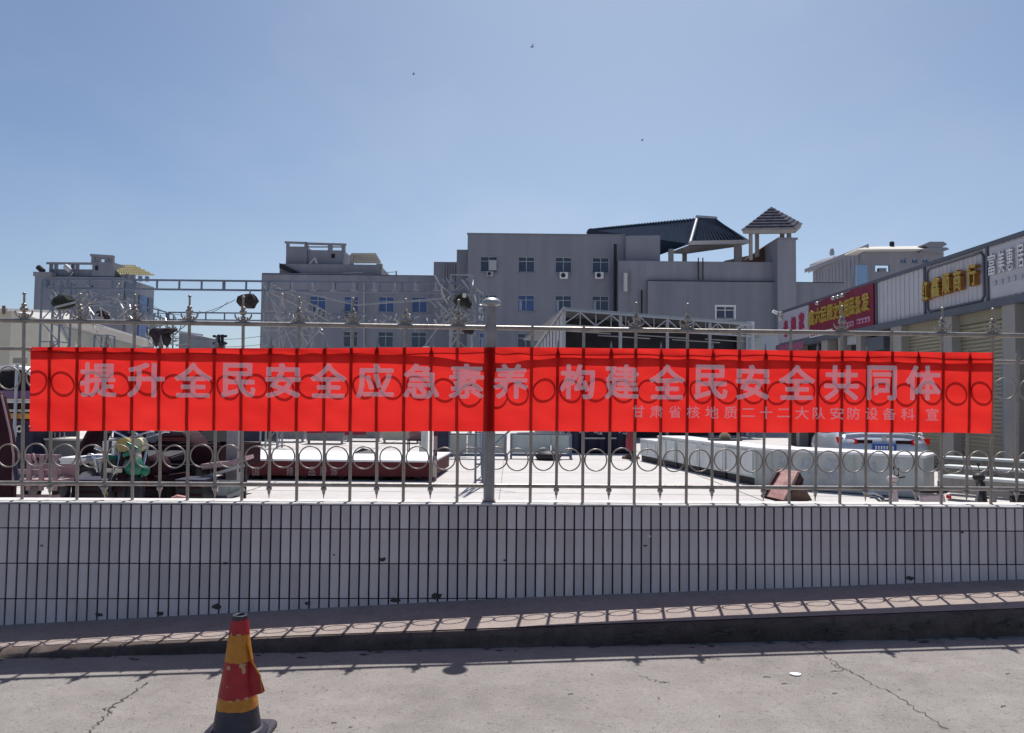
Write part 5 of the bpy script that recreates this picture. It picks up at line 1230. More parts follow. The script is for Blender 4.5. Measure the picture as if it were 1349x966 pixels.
# row of white cabinets receding (843-995) and the long freezer (995-1215)
def seg_box(t, p, q, w, z0, z1, m, name, bevel=0):
    p = Vector((*p, 0)); q = Vector((*q, 0)); d = (q - p).normalized(); n2 = Vector((-d.y, d.x, 0))
    if n2.y < 0: n2 = -n2
    return MB().prism([p + Vector((0, 0, z0)), q + Vector((0, 0, z0)), q + n2 * w + Vector((0, 0, z0)), p + n2 * w + Vector((0, 0, z0))], (0, 0, z1 - z0)).build(name, m, t, bevel=bevel)
P0 = PZ(843, 607, 0); P1 = PZ(996, 641, 0)
labs = ['white cabinet farthest back in the receding row, next to the red parasol', 'second white cabinet from the back of the receding row', 'third white cabinet from the back of the receding row', 'fourth white cabinet from the back, streaked with grey marks', 'nearest white cabinet of the receding row, beside the long freezer']
for i in range(5):
    f0_, f1_ = i / 5 + .006, (i + 1) / 5 - .006; p_ = P0.lerp(P1, f0_); q_ = P0.lerp(P1, f1_); hh = .76 if i else .62
    t = thing('display_cabinet', labs[i], 'cabinet', (p_.x, p_.y, 0), 'white cabinets in the receding row')
    seg_box(t, p_.xy, q_.xy, .75, .16, hh - .03, [offwhite_m, greyg_m, offwhite_m][i % 3], 'body')
    seg_box(t, (p_ + Vector((-.02, -.02, 0))).xy, (q_ + Vector((-.02, -.02, 0))).xy, .8, hh - .028, hh, white_m, 'top')
    seg_box(t, (p_ + Vector((.05, .1, 0))).xy, (q_ + Vector((.05, .1, 0))).xy, .5, .0, .158, black_m, 'plinth')
    d_ = (q_ - p_); n2 = Vector((d_.y, -d_.x, 0)).normalized()
    for k in range(2):
        a_ = p_.lerp(q_, .06 + k * .48); b_ = p_.lerp(q_, .06 + k * .48 + .40); MB().prism([a_ + n2 * .004 + Vector((0, 0, .2)), b_ + n2 * .004 + Vector((0, 0, .2)), b_ + n2 * .004 + Vector((0, 0, hh - .08)), a_ + n2 * .004 + Vector((0, 0, hh - .08))], n2 * .012).build('door', offwhite_m, t)
Q0 = PZ(996, 641, 0); Q1 = at(1216, 601, 13.3); Q1.z = 0
fz = thing('chest_freezer', 'long dusty white chest freezer crossing the yard in front of the silver car', 'freezer', (Q0.x, Q0.y, 0))
seg_box(fz, Q0.xy, Q1.xy, 1.0, .02, .71, mat('dusty_white_enamel', (.42, .44, .43), .5, var=.2, scale=3), 'body'); seg_box(fz, (Q0 + Vector((-.03, -.03, 0))).xy, (Q1 + Vector((.03, -.03, 0))).xy, 1.08, .712, .755, white_m, 'lid')
d_ = (Q1 - Q0).normalized(); n2 = Vector((d_.y, -d_.x, 0))
for f in (.0, .105, .36, .62, .86): a_ = Q0.lerp(Q1, f) + n2 * .001; MB().bar(a_ + Vector((0, 0, .03)), a_ + Vector((0, 0, .70)), .035).build('seam_strip', greyg_m, fz)
for f0_, f1_, z0_, z1_ in ((.16, .24, .38, .62), (.30, .40, .3, .6), (.46, .56, .25, .62), (.66, .74, .42, .6), (.8, .83, .4, .5)):
    a_ = Q0.lerp(Q1, f0_) + n2 * .002; b_ = Q0.lerp(Q1, f1_) + n2 * .002; MB().prism([a_ + Vector((0, 0, z0_)), b_ + Vector((0, 0, z0_)), b_ + Vector((0, 0, z1_)), a_ + Vector((0, 0, z1_))], n2 * .004).build('sticker', mat('faded_sticker', (.36, .39, .42), .6, var=.3, scale=8), fz)
q_ = PZ(958, 580, .78); t = thing('goods_tray', 'dark tray of goods lying on top of the cabinet row', 'tray', (q_.x, q_.y, .762))
MB().box(q_.x - .35, q_.x + .35, q_.y, q_.y + .4, .762, .80).build('tray', black_m, t); MB().lathe([(.15, 0), (.12, .1), (.03, .16)], (q_.x, q_.y + .2, .80), 8).build('heap', mat('brown_goods', (.2, .15, .1), .9), t)

# leaning red boards (A-frame)
c_ = PZ(1030, 655, 0); rb = thing('folding_board', 'weathered red folding board tipped over in front of the long freezer', 'board', (c_.x, 12.9, 0))
a1_ = at(1003.5, 654, 12.7); b1_ = at(1033, 661, 12.6); c1_ = at(1052, 623, 13.1); d1_ = at(1025, 619, 13.2)
MB().prism([a1_, b1_, c1_, d1_], (.03, .03, .02)).build('front_board', redboard_m, rb)
MB().bar(a1_ + Vector((0, -.03, 0)), d1_ + Vector((0, -.03, 0)), .045).bar(b1_ + Vector((0, -.03, 0)), c1_ + Vector((0, -.03, 0)), .045).bar(a1_ + Vector((0, -.03, 0)), b1_ + Vector((0, -.03, 0)), .04).build('board_edge', darkred_m, rb)
MB().prism([c1_ + Vector((.02, 0, 0)), at(1059, 632, 13.3), at(1057, 640, 13.3), at(1045, 643, 13.2)], (.02, .1, 0)).build('dark_back', darkred_m, rb)
MB().prism([at(1040, 661, 12.8), at(1044, 647, 12.8), at(1061, 644, 12.95), at(1070, 659, 13), at(1068, 662, 13)], (0, .25, 0)).build('rear_board', brick_m, rb)
# chrome arc
ca = thing('hand_trolley', 'chrome curved handle of a trolley poking up just behind the wall', 'trolley', (at(1158, 660, 11.2).x, 11.2, 0))
MB().tube([at(1143, 650.5, 11.2), at(1151, 650, 11.2), at(1160, 654, 11.2), at(1168, 664, 11.2), at(1172, 690, 11.2), (at(1173, 700, 11.2).x, 11.2, .1)], .028, 8).tube([at(1146, 655, 11.3), at(1153, 655.5, 11.3), at(1160, 661, 11.3), at(1164, 680, 11.3), (at(1164, 700, 11.3).x, 11.3, .1)], .02, 8).build('handle', chrome_m, ca)
MB().box(at(1140, 700, 11.3).x, at(1176, 700, 11.3).x, 11.0, 11.7, .08, .13).build('deck', black_m, ca)
for dx in (0, .33): MB().disc((at(1146, 700, 11.3).x + dx, 11.3, .07), (1, 0, 0), .07, .04, 14).build('wheel', black_m, ca)

# ---- silver car
def make_car():
    car = thing('parked_car', 'silver saloon car parked behind the long freezer with its tail towards the street', 'car', (0, 0, 0))
    # profile (y along car, front = +y), z height
    L, W = 4.55, 1.78
    secs = [(-2.27, .42, .80, .70, .80), (-2.22, .32, .90, .80, .92), (-2.05, .28, 1.0, .86, 1.0), (-1.75, .26, 1.04, .89, 1.03), (-1.2, .25, 1.02, .89, 1.0), (0, .25, .98, .89, .98), (1.2, .25, .96, .88, .95), (1.9, .27, .84, .84, .82), (2.2, .32, .70, .76, .7), (2.27, .4, .58, .66, .6)]
    vs = []; n_ = 12
    for (y, zb, zs, hw_, zc_) in secs:
        ring = [(-hw_ * .92, zb), (-hw_, zb + .12), (-hw_ * 1.0, (zb + zs) / 2), (-hw_ * .97, zs - .08), (-hw_ * .88, zs), (-hw_ * .45, zs + .03), (hw_ * .45, zs + .03), (hw_ * .88, zs), (hw_ * .97, zs - .08), (hw_, (zb + zs) / 2), (hw_, zb + .12), (hw_ * .92, zb)]
        vs += [(x, y, z) for x, z in ring]
    fs = [(i * n_ + j, i * n_ + (j + 1) % n_, (i + 1) * n_ + (j + 1) % n_, (i + 1) * n_ + j) for i in range(len(secs) - 1) for j in range(n_)] + [tuple(range(n_))[::-1], tuple(range((len(secs) - 1) * n_, len(secs) * n_))]
    b = MB().add(vs, fs, True).build('body', carp_m, car)
    # cabin
    prof = [(-1.95, 1.03, .70), (-1.35, 1.36, .60), (-.7, 1.45, .58), (.1, 1.44, .57), (.65, 1.30, .60), (1.25, .98, .72)]
    vs = []; 
    for y, z, hw_ in prof: vs += [(-.80, y, .98), (-hw_, y, z), (hw_, y, z), (.80, y, .98)]
    fs = [(i * 4 + j, i * 4 + j + 1, i * 4 + j + 5, i * 4 + j + 4) for i in range(5) for j in range(3)]
    MB().add(vs, fs, True).build('glasshouse', glass_m, car)
    vs = []
    for y, z, hw_ in prof[1:5]: vs += [(-hw_ - .01, y, z + .006), (-hw_ * .6, y, z + .035), (hw_ * .6, y, z + .035), (hw_ + .01, y, z + .006)]
    MB().add(vs, [(i * 4 + j, i * 4 + j + 1, i * 4 + j + 5, i * 4 + j + 4) for i in range(3) for j in range(3)], True).build('roof', carp_m, car)
    for sx_ in (-1, 1):
        MB().tube([(sx_ * .76, -1.98, 1.03), (sx_ * .625, -1.35, 1.37), (sx_ * .60, -.7, 1.455), (sx_ * .59, .1, 1.445), (sx_ * .62, .65, 1.31), (sx_ * .75, 1.28, .98)], .03, 6).build('pillar_trim', carp_m, car)
        MB().bar((sx_ * .66, -.4, 1.0), (sx_ * .60, -.4, 1.44), .05).build('door_pillar', black_m, car)
        # tail lamp
        MB().prism([(sx_ * .50, -2.235, .83), (sx_ * .86, -2.10, .84), (sx_ * .88, -2.02, .96), (sx_ * .50, -2.18, .93)], (0, -.05, 0)).build('tail_lamp', redlamp_m, car)
        MB().box(sx_ * .22, sx_ * .5, -2.275, -2.2, .85, .915).build('lamp_strip', darkred_m, car)
        MB().box(sx_ * .55, sx_ * .68, -2.30, -2.24, .86, .89).build('reversing_lamp', white_m, car)
        for y in (-1.38, 1.38):
            wh = MB().disc((sx_ * .80, y, .32), (1, 0, 0), .32, .2, 24).build('wheel', black_m, car); MB().disc((sx_ * .905, y, .32), (1, 0, 0), .2, .02, 16).build('rim', galv_m, wh)
        MB().prism([(sx_ * .90, .75, .98), (sx_ * 1.03, .78, .98), (sx_ * 1.03, .85, 1.1), (sx_ * .9, .85, 1.1)], (0, .1, 0)).build('mirror', carp_m, car)
    MB().box(-.22, .22, -2.295, -2.268, .70, .84).build('number_plate', plate_m, car)
    mb = MB()
    for i in range(7): x = -.175 + i * .052; mb.box(x, x + .03, -2.2985, -2.2955, .735, .805)
    mb.build('plate_characters', white_m, car)
    MB().lathe([(.05, -2.285), (.05, -2.275)], (0, 0, 0), 10)
    MB().disc((0, -2.245, .95), (0, 1, 0), .05, .03, 14).build('badge', chrome_m, car)
    MB().prism([(-.72, -2.12, 1.055), (.72, -2.12, 1.055), (.68, -1.98, 1.10), (-.68, -1.98, 1.10)], (0, 0, .02)).build('boot_lip', white_m, car)
    MB().box(-.8, .8, -2.31, -2.2, .40, .56).build('bumper', carp_m, car, bevel=.03)
    return car
car = make_car()
pc = at(1178, 588, 15.4); place(car, (pc.x + .35, 15.4 + 2.2, 0), rz=R(-14))

# stepped display tables at right
lb3 = ['upper', 'middle', 'lower']
for i, (ya, yb, Y0_, yl, yr) in enumerate(((602, 611, 14.2, 601.5, 609.5), (613.5, 622, 13.4, 613, 622.5), (626, 638, 12.7, 626, 637))):
    A = at(1240, yl, Y0_); B = at(1400, yr + 3, Y0_ - 1.3)
    t = thing('long_table', {0: 'farthest and highest of the three stepped grey tables by the blue pillar', 1: 'middle one of the three stepped grey tables by the blue pillar', 2: 'nearest and lowest of the three stepped grey tables behind the wall'}[i], 'table', ((A.x + B.x) / 2, Y0_, 0), 'three stepped tables')
    z = A.z; p_ = Vector((A.x, A.y, 0)); q_ = Vector((B.x, B.y, 0))
    seg_box(t, p_.xy, q_.xy, .38, z - .04, z, offwhite_m, 'top'); seg_box(t, (p_ + Vector((.02, .02, 0))).xy, (q_ + Vector((.02, .02, 0))).xy, .3, max(0.02, z - .28), z - .042, wood_m, 'apron')
    for f in (.03, .5, .97): c2_ = p_.lerp(q_, f) + Vector((0, .15, 0)); MB().bar((c2_.x, c2_.y, 0), (c2_.x, c2_.y, z - .28), .06).build('leg', frame_m, t)

# ---- electric scooters (step-through), right and left
def scooter(body, seat, label, cat='scooter', group=None):
    s = thing('electric_scooter', label, cat, (0, 0, 0), group)
    for y in (-.55, .62):
        w_ = MB().torus((0, y, .24), (1, 0, 0), .19, .05, 20, 8).build('wheel', black_m, s); MB().disc((0, y, .24), (1, 0, 0), .12, .05, 12).build('hub', galv_m, w_)
    MB().prism([(-.11, -.75, .35), (-.11, -.2, .30), (-.11, -.12, .62), (-.11, -.7, .68)], (.22, 0, 0)).build('rear_body', body, s, bevel=.03)
    MB().box(-.14, .14, -.2, .38, .24, .30).build('footboard', black_m, s)
    MB().prism([(-.17, .36, .28), (-.17, .46, .28), (-.13, .50, .95), (-.13, .42, .95)], (.34, 0, 0)).build('leg_shield', body, s, bevel=.03)
    MB().lathe([(.02, 0), (.11, .03), (.13, .09), (.10, .15), (.02, .18)], (0, .50, .93), 14).build('headlamp_shroud', body, s)
    hb_ = MB().tube([(-.33, .28, 1.10), (-.20, .38, 1.06), (0, .42, 1.04), (.20, .38, 1.06), (.33, .28, 1.10)], .014, 8).build('handlebar', chrome_m, s)
    for sx_ in (-1, 1):
        MB().tube([(sx_ * .22, .37, 1.065), (sx_ * .34, .27, 1.105)], .022, 8).build('grip', black_m, hb_)
        MB().tube([(sx_ * .2, .39, 1.06), (sx_ * .26, .40, 1.24)], .008, 6).disc((sx_ * .27, .40, 1.28), (.1, -1, 0), .05, .015, 14).build('mirror', black_m, s)
    MB().tube([(0, .45, .95), (0, .58, .42)], .03, 8).build('fork', galv_m, s)
    MB().prism([(-.13, -.78, .70), (-.13, -.14, .68), (-.13, -.10, .74), (-.13, -.45, .79), (-.13, -.80, .80)], (.26, 0, 0)).build('seat', seat, s, bevel=.02)
    MB().box(-.1, .1, -.86, -.79, .56, .64).build('tail_lamp', redlamp_m, s)
    return s
s1 = scooter(mat('pinkish_white_plastic', (.58, .46, .47), .4, var=.06), black_m, 'small pinkish white scooter half hidden behind the wall near the chrome handle')
q_ = at(1203, 640, 11.0); place(s1, (q_.x, 11.0, -.0), rz=R(75)); s1.scale = (.55, .55, .55)
s2 = scooter(black_m, black_m, 'small black scooter at the right edge behind the wall beside the stepped tables')
q_ = at(1322, 640, 10.6); place(s2, (q_.x, 10.6, 0), rz=R(80)); s2.scale = (.62, .62, .62)

# ================================================================== LEFT CLUTTER: cargo tricycles and carts
def tricycle(body, seat, accent, label, group=None, lamp=None):
    t = thing('cargo_tricycle', label, 'tricycle', (0, 0, 0), group)
    # bed at the back (-y), driver front (+y)
    mb = MB(); mb.box(-.55, .55, -1.5, -.1, .52, .56)
    mb.build('bed_floor', black_m, t)
    for x0_, x1_, y0_, y1_ in ((-.57, -.53, -1.5, -.1), (.53, .57, -1.5, -.1), (-.53, .53, -1.52, -1.48), (-.53, .53, -.12, -.08)): MB().box(x0_, x1_, y0_, y1_, .50, .86).build('side_board', body, t)
    mb = MB(); mb.bar((-.3, -1.4, .45), (-.15, .9, .45), .06).bar((.3, -1.4, .45), (.15, .9, .45), .06).bar((0, .85, .5), (0, 1.0, 1.0), .06); mb.build('frame', body, t)
    for x in (-.5, .5):
        w_ = MB().torus((x, -.85, .27), (1, 0, 0), .22, .055, 22, 8).build('wheel', black_m, t); MB().disc((x, -.85, .27), (1, 0, 0), .13, .06, 12).build('hub', galv_m, w_)
        MB().tube([(x, -.85 + .33 * math.cos(a), .27 + .33 * math.sin(a)) for a in [i * math.pi / 8 for i in range(9)]], .03, 6).build('mudguard', body, t)
    w_ = MB().torus((0, 1.22, .27), (1, 0, 0), .22, .055, 22, 8).build('wheel', black_m, t); MB().disc((0, 1.22, .27), (1, 0, 0), .13, .06, 12).build('hub', galv_m, w_)
    MB().tube([(0, 1.22 + .32 * math.cos(a), .27 + .32 * math.sin(a)) for a in [(i + .5) * math.pi / 8 for i in range(8)]], [.05] * 8, 6).build('front_mudguard', accent, t)
    MB().tube([(-.09, 1.22, .28), (-.09, 1.0, .95)], .02, 6).tube([(.09, 1.22, .28), (.09, 1.0, .95)], .02, 6).build('fork', chrome_m, t)
    hb_ = MB().tube([(-.42, .70, 1.10), (-.25, .86, 1.12), (0, .95, 1.02), (.25, .86, 1.12), (.42, .70, 1.10)], .014, 8).build('handlebar', chrome_m, t)
    for sx_ in (-1, 1):
        MB().tube([(sx_ * .30, .82, 1.118), (sx_ * .43, .69, 1.10)], .022, 8).build('grip', black_m, hb_)
        MB().tube([(sx_ * .25, .86, 1.12), (sx_ * .34, .9, 1.34)], .008, 6).build('mirror_stalk', chrome_m, t); MB().disc((sx_ * .35, .9, 1.40), (.1, -1, 0), .075, .02, 16).build('mirror', lamp or chrome_m, t)
    MB().disc((0, 1.08, .94), (0, 1, 0), .10, .12, 18).build('headlamp', lamp or galv_m, t)
    MB().prism([(-.17, .05, .66), (-.17, .55, .68), (-.17, .58, .74), (-.17, .05, .80)], (.34, 0, 0)).build('seat', seat, t, bevel=.02)
    MB().lathe([(.03, 0), (.17, .06), (.20, .18), (.14, .30), (.04, .34)], (0, .62, .44), 14).build('fuel_tank', accent, t)
    return t
G = 'cargo tricycles crowded at the left behind the wall'
a_ = at(150, 640, 10.8); t1 = tricycle(darkred_m, black_m, black_m, 'dark cargo tricycle with black tank and yellow headlamp facing the street', G, brass_m); place(t1, (a_.x, 12.0, 0), rz=R(184))
a_ = at(215, 640, 11.4); t2 = tricycle(darkred_m, black_m, darkred_m, 'dark red cargo tricycle with cream mirrors facing the street beside the grey cart', G, mat('cream_mirror_back', (.5, .45, .3), .6)); place(t2, (a_.x, 12.0, 0), rz=R(172))
a_ = at(186, 640, 13.6); t3 = tricycle(maroon_m, navy_m, black_m, 'maroon cargo tricycle with navy seat in front of the navy booth', G); place(t3, (a_.x, 14.2, 0), rz=R(200))
# windscreen hoops of the tricycles (dark curved covers)
def hoop(pxs, Y, label, m=darkred_m):
    t = thing('tricycle_canopy', label, 'canopy', at(*pxs[len(pxs) // 2], Y), 'curved dark canopies over the tricycles')
    L_ = [at(a, b, Y) for a, b in pxs]; mb = MB(); vs = []
    for p_ in L_: vs += [p_ + Vector((0, -.35, 0)), p_ + Vector((0, .35, 0)), p_ + Vector((.05, .35, -.045)), p_ + Vector((.05, -.35, -.045))]
    k = len(L_); mb.add(vs, [(i * 4 + j, i * 4 + (j + 1) % 4, (i + 1) * 4 + (j + 1) % 4, (i + 1) * 4 + j) for i in range(k - 1) for j in range(4)] + [(0, 1, 2, 3), ((k - 1) * 4 + 3, (k - 1) * 4 + 2, (k - 1) * 4 + 1, (k - 1) * 4)], True); mb.build('cover', m, t)
    MB().tube([L_[-1] + Vector((0, .1, 0)), Vector((L_[-1].x, Y + .1, .4))], .02, 6).build('post', black_m, t)
    return t
hoop([(222, 563), (243, 565), (254, 572), (260, 583), (264, 597), (266, 612)], 12.6, 'dark curved canopy arching over the tricycle beside the grey cart')
hoop([(135, 560), (129, 568), (124, 578), (118, 590), (112, 596)], 12.9, 'dark curved canopy leaning left over the tricycle with the yellow headlamp')
# striking green pump on a stand
a_ = at(174, 640, 10.7); pm = thing('water_pump', 'bright green cast iron pump standing beside the yellow headlamp', 'pump', (a_.x, 10.7, 0))
MB().lathe([(.12, .0), (.12, .5), (.05, .55)], (a_.x, 10.7, 0), 14).build('stand', black_m, pm); MB().lathe([(.05, .53), (.11, .56), (.13, .66), (.09, .74), (.05, .78)], (a_.x + .02, 10.7, 0), 16).build('housing', green_m, pm)
MB().tube([(a_.x + .0, 10.7, .76), (a_.x - .02, 10.68, .93)], .035, 8).tube([(a_.x - .12, 10.68, .80), (a_.x + .1, 10.66, .90)], .028, 8).tube([(a_.x - .07, 10.66, .98), (a_.x + .08, 10.66, .90)], .022, 8).build('valve', green_m, pm)
MB().lathe([(.03, .5), (.07, .53), (.07, .60), (.03, .64)], (a_.x + .14, 10.75, .02), 14).build('motor', green_m, pm)
MB().disc((a_.x - .3, 10.7, .70), (0, 1, 0), .01, .01)
a_ = at(145, 630, 10.9); t = thing('bench_clamp', 'chrome and white clamp with green foot left of the green pump', 'clamp', (a_.x, 10.9, .78))
MB().lathe([(.10, .74), (.10, .77), (.03, .80)], (a_.x, 10.9, 0), 14).build('foot', green_m, t); MB().box(a_.x - .10, a_.x - .06, 10.86, 10.94, .79, .99).box(a_.x + .03, a_.x + .065, 10.86, 10.94, .79, .99).build('column', white_m, t)
MB().tube([at(116, 599, 10.9), at(122, 599.5, 10.9), at(126, 606, 10.9), at(129, 622, 10.9)], .02, 8).tube([at(126, 604, 10.9), at(141, 601, 10.9)], .018, 8).tube([at(125, 590, 10.9), at(141, 596, 10.9)], .02, 8).build('arm', chrome_m, t)
MB().box(a_.x - .1, a_.x + .1, 10.85, 11.0, 0, .738).build('pedestal', black_m, t)
# black boxes added to darken the bright gaps around the tricycles
for i, (px_, yt, Y_, wd, lab) in enumerate(((232, 612, 11.9, .62, 'large black crate between the green pump and the grey cart'), (250, 632, 11.2, .40, 'low black crate just left of the grey cart'), (206, 618, 11.5, .36, 'black crate right beside the green pump'), (113, 632, 11.6, .42, 'black crate below the chrome clamp and beside the white cart'), (183, 600, 13.2, .8, 'tall black crate standing before the navy booth'))):
    A = at(px_, yt, Y_); t = thing('crate', lab, 'crate', (A.x, Y_, 0), 'black crates around the tricycles'); h_ = A.z
    MB().box(A.x - wd / 2, A.x + wd / 2, Y_, Y_ + .5, .02, h_ - .03).build('body', black_m, t); MB().box(A.x - wd / 2 - .015, A.x + wd / 2 + .015, Y_ - .015, Y_ + .515, h_ - .029, h_).build('rim', navy_m, t)
    for k in range(3): MB().box(A.x - wd / 2 + .03, A.x + wd / 2 - .03, Y_ - .012, Y_ - .001, h_ * (.2 + .25 * k), h_ * (.2 + .25 * k) + .03).build('rib', darkred_m, t)
tag(MB().tube([at(226, 657, 10.9), at(234, 655, 10.9), at(244, 656.5, 10.9)], [.02, .035, .03], 8).build('pink_cushion', mat('faded_pink', (.5, .25, .22), .6)), 'small faded pink roll lying on the low black crate', 'cushion')
# yellow six-sided basin lamp face
a_ = at(150, 645, 10.6); t = thing('work_lamp', 'large yellow six sided lamp with chrome rim just above the wall', 'lamp', (a_.x, 10.6, 0))
hexp = [at(*p, 10.6) for p in ((131, 638), (135, 632), (163, 632), (166, 638), (157, 656), (141, 656))]
MB().prism(hexp, (0, .10, 0)).build('reflector', brass_m, t); MB().tube([p + Vector((0, -.01, 0)) for p in hexp], .013, 6, closed=True).build('rim', galv_m, t)
MB().box(a_.x - .11, a_.x - .03, 10.57, 10.598, .58 + .0, .63).box(a_.x + .02, a_.x + .11, 10.57, 10.598, .58, .63).bar((a_.x, 10.57, .45), (a_.x, 10.57, .66), .012).build('bulb', cream_m, t)
MB().tube([(a_.x, 10.66, 0), (a_.x, 10.66, .5)], .03, 8).build('stand', black_m, t)
# mauve slatted cart
Yc = 11.2; cl, cr_ = at(20, 620, Yc).x, at(78, 620, Yc).x
ct = thing('wooden_cart', 'faded mauve slatted cart with crossed sides behind the wall at far left', 'cart', ((cl + cr_) / 2, Yc, 0))
for zc_, zh in ((at(40, 601, Yc).z, .05), (at(40, 622, Yc).z, .07), (at(40, 637, Yc).z, .06), (at(40, 655, Yc).z, .07)): MB().box(cl + (.2 if zc_ > .75 else 0), cr_, Yc, Yc + .04, zc_ - zh / 2, zc_ + zh / 2).build('slat', mauve_m, ct)
for x in (cl + .22, (cl + cr_) / 2 + .08, cr_ - .04): MB().box(x - .03, x + .03, Yc - .045, Yc - .002, .25, at(40, 599, Yc).z).build('upright', mauve_m, ct)
MB().box(cl, cr_, Yc + .05, Yc + .40, .30, .40).build('deck', mauve_m, ct); MB().box(cl, cr_, Yc + .41, Yc + .44, .25, .6).build('slat', mauve_m, ct)
MB().bar((cl + .25, Yc - .02, .78), (cr_ - .3, Yc - .02, .62), .035).build('brace', mauve_m, ct)
for x in (cl + .1, cr_ - .1):
    w_ = MB().torus((x, Yc + .25, .22), (1, 0, 0), .17, .045, 18, 6).build('wheel', black_m, ct); MB().disc((x, Yc + .25, .22), (1, 0, 0), .1, .05, 10).build('hub', galv_m, w_)
# white three-wheeler body with dark wheel arch
Yv = 12.6; v0, v1 = at(79, 620, Yv).x, at(112, 620, Yv).x; zt2 = at(90, 607, Yv).z
vn = thing('white_cart_body', 'white panelled cart body with a black wheel arch between mauve cart and tricycle', 'cart', ((v0 + v1) / 2, Yv, 0))
MB().prism([(v0, Yv, .25), (v0 + .17, Yv, .25), (v0 + .22, Yv, .48), (v0 + .33, Yv, .56), (v1, Yv, .56), (v1, Yv, zt2), (v0, Yv, zt2)], (0, .9, 0)).build('side_panel', offwhite_m, vn)
MB().box(v0 - .02, v1 + .02, Yv - .02, Yv + .92, zt2 + .002, zt2 + .05).build('top', white_m, vn)
w_ = MB().torus((v0 + .38, Yv + .1, .26), (0, 1, 0), .19, .06, 20, 8).build('wheel', black_m, vn); MB().disc((v0 + .38, Yv + .1, .26), (0, 1, 0), .12, .06, 12).build('hub', galv_m, w_)
# maroon curved fairing at the extreme left edge
t = thing('tricycle_fairing', 'glossy dark maroon curved windscreen fairing at the left edge of the yard', 'fairing', at(5, 600, 10.2))
pts = [at(-30, 500, 10.2), at(2, 520, 10.2), at(8, 545, 10.2), at(14, 572, 10.2), at(18, 600, 10.2), at(17, 640, 10.2), at(16, 668, 10.2), at(-30, 668, 10.2)]
MB().prism(pts, (0, .10, 0)).build('shell', darkred_m, t, bevel=.02); MB().tube([p + Vector((.01, -.02, 0)) for p in pts[1:6]], .012, 6).build('edge_trim', mauve_m, t)
MB().box(pts[0].x, pts[-2].x - .25, 10.13, 10.3, 0, pts[-1].z + .05).build('lower_body', darkred_m, t)
MB().tube([at(19, 612, 10.1), at(24, 640, 10.1)], .03, 8).build('bar', navy_m, t)
# layered stall canopy further back at the left (white, purple, cream, orange)
Yk = 15.0
kt = thing('market_stall', 'market stall with white arched roof, purple canvas, cream and orange trim at far left', 'market stall', (at(0, 600, Yk).x, Yk, 0))
def strip(x0, x1, ya, yb, m, name, Y_=Yk, dep=1.6): A = at(x0, ya, Y_); B = at(x1, yb, Y_); return MB().box(A.x, B.x, Y_, Y_ + dep, B.z, A.z).build(name, m, kt)
arc = [at(x, y, Yk) for x, y in ((-60, 478), (0, 482), (15, 481), (30, 484), (42, 491), (42, 497), (30, 488), (15, 485), (0, 487), (-60, 484))]
MB().prism(arc, (0, 1.8, 0)).build('arched_roof', white_m, kt)
strip(-60, 40, 488, 515, darkvoid_m, 'dark_inside', Yk + .5); strip(-60, 42, 514, 526, purple_m, 'canvas'); strip(-60, 44, 526.5, 530.5, pale_m, 'white_edge', Yk - .03); strip(-60, 42, 531, 538, darkred_m, 'maroon_band'); strip(-60, 43, 538.5, 543, cream_m, 'cream_edge', Yk - .02); strip(-60, 42, 544, 552, orange_m, 'orange_trim'); strip(-60, 42, 553, 612, navy_m, 'drape', Yk + .4)
A = at(22, 550, Yk); MB().tube([(A.x, Yk - .05, 0), (A.x, Yk - .05, at(22, 480, Yk).z)], .03, 8).build('pole', frame_m, kt)
A = at(25.5, 565, Yk + .36); mb = MB(); mb.torus(A, (0, 1, 0), .055, .022, 14, 6); mb.bar(A + Vector((-.07, 0, .05)), A + Vector((-.07, 0, -.16)), .04, .02); mb.build('white_mark', white_m, kt)
# navy booth with faint lettering behind the tricycles
Yb = 16.5; A = at(84, 560, Yb); B = at(262, 606, Yb)
bo = thing('navy_booth', 'dark navy draped booth with faint pale lettering behind the tricycles', 'booth', ((A.x + B.x) / 2, Yb, 0))
xs_ = at(150, 560, Yb).x
mb = MB(); n_ = 40
for i in range(n_):
    a = xs_ + (B.x - xs_) * i / n_; b = xs_ + (B.x - xs_) * (i + 1) / n_; o_ = .05 * math.sin(i * 1.3); o2_ = .05 * math.sin((i + 1) * 1.3); mb.add([(a, Yb + o_, 0.02), (b, Yb + o2_, .02), (b, Yb + o2_ * .3, 1.75), (a, Yb + o_ * .3, 1.75)], [(0, 1, 2, 3)], True)
mb.build('drape', navy_m, bo); MB().box(xs_ + .05, B.x - .05, Yb + .2, Yb + 1.8, .02, 1.7).build('inner_frame', black_m, bo); MB().bar((xs_, Yb, 1.77), (B.x, Yb, 1.77), .06).build('top_rail', frame_m, bo)
mb = MB()
for ch, px_ in (('修', 190), ('机', 199), ('车', 208)):
    a_ = at(px_ - 3.4, 583, Yb - .07); b_ = at(px_ + 3.4, 575.5, Yb - .07); put_glyph(mb, ch, (a_.x, Yb - .075, a_.z), (b_.x - a_.x, 0, 0), (0, 0, b_.z - a_.z), .012, 48)
mb.build('lettering', mauve_m, bo)
# grey counters left (40-140)
t = thing('market_counter', 'grey counter with pale top edge behind the mauve cart', 'counter', (at(90, 600, 15.8).x, 15.8, 0), 'grey market counters')
A = at(22, 577, 15.8); B = at(143, 608, 15.8); MB().box(A.x, B.x, 15.8, 16.4, .02, A.z - .04).build('body', mat('dark_grey_metal', (.13, .14, .14), .6, var=.2), t); MB().box(A.x - .03, B.x + .03, 15.76, 16.45, A.z - .038, A.z).build('top', pale_m, t)
for i in range(9): x = A.x + .12 + i * .10; MB().tube([(x, 15.9, A.z + .002), (x, 15.9, A.z + .12)], .012, 6).build('rod', galv_m, t)
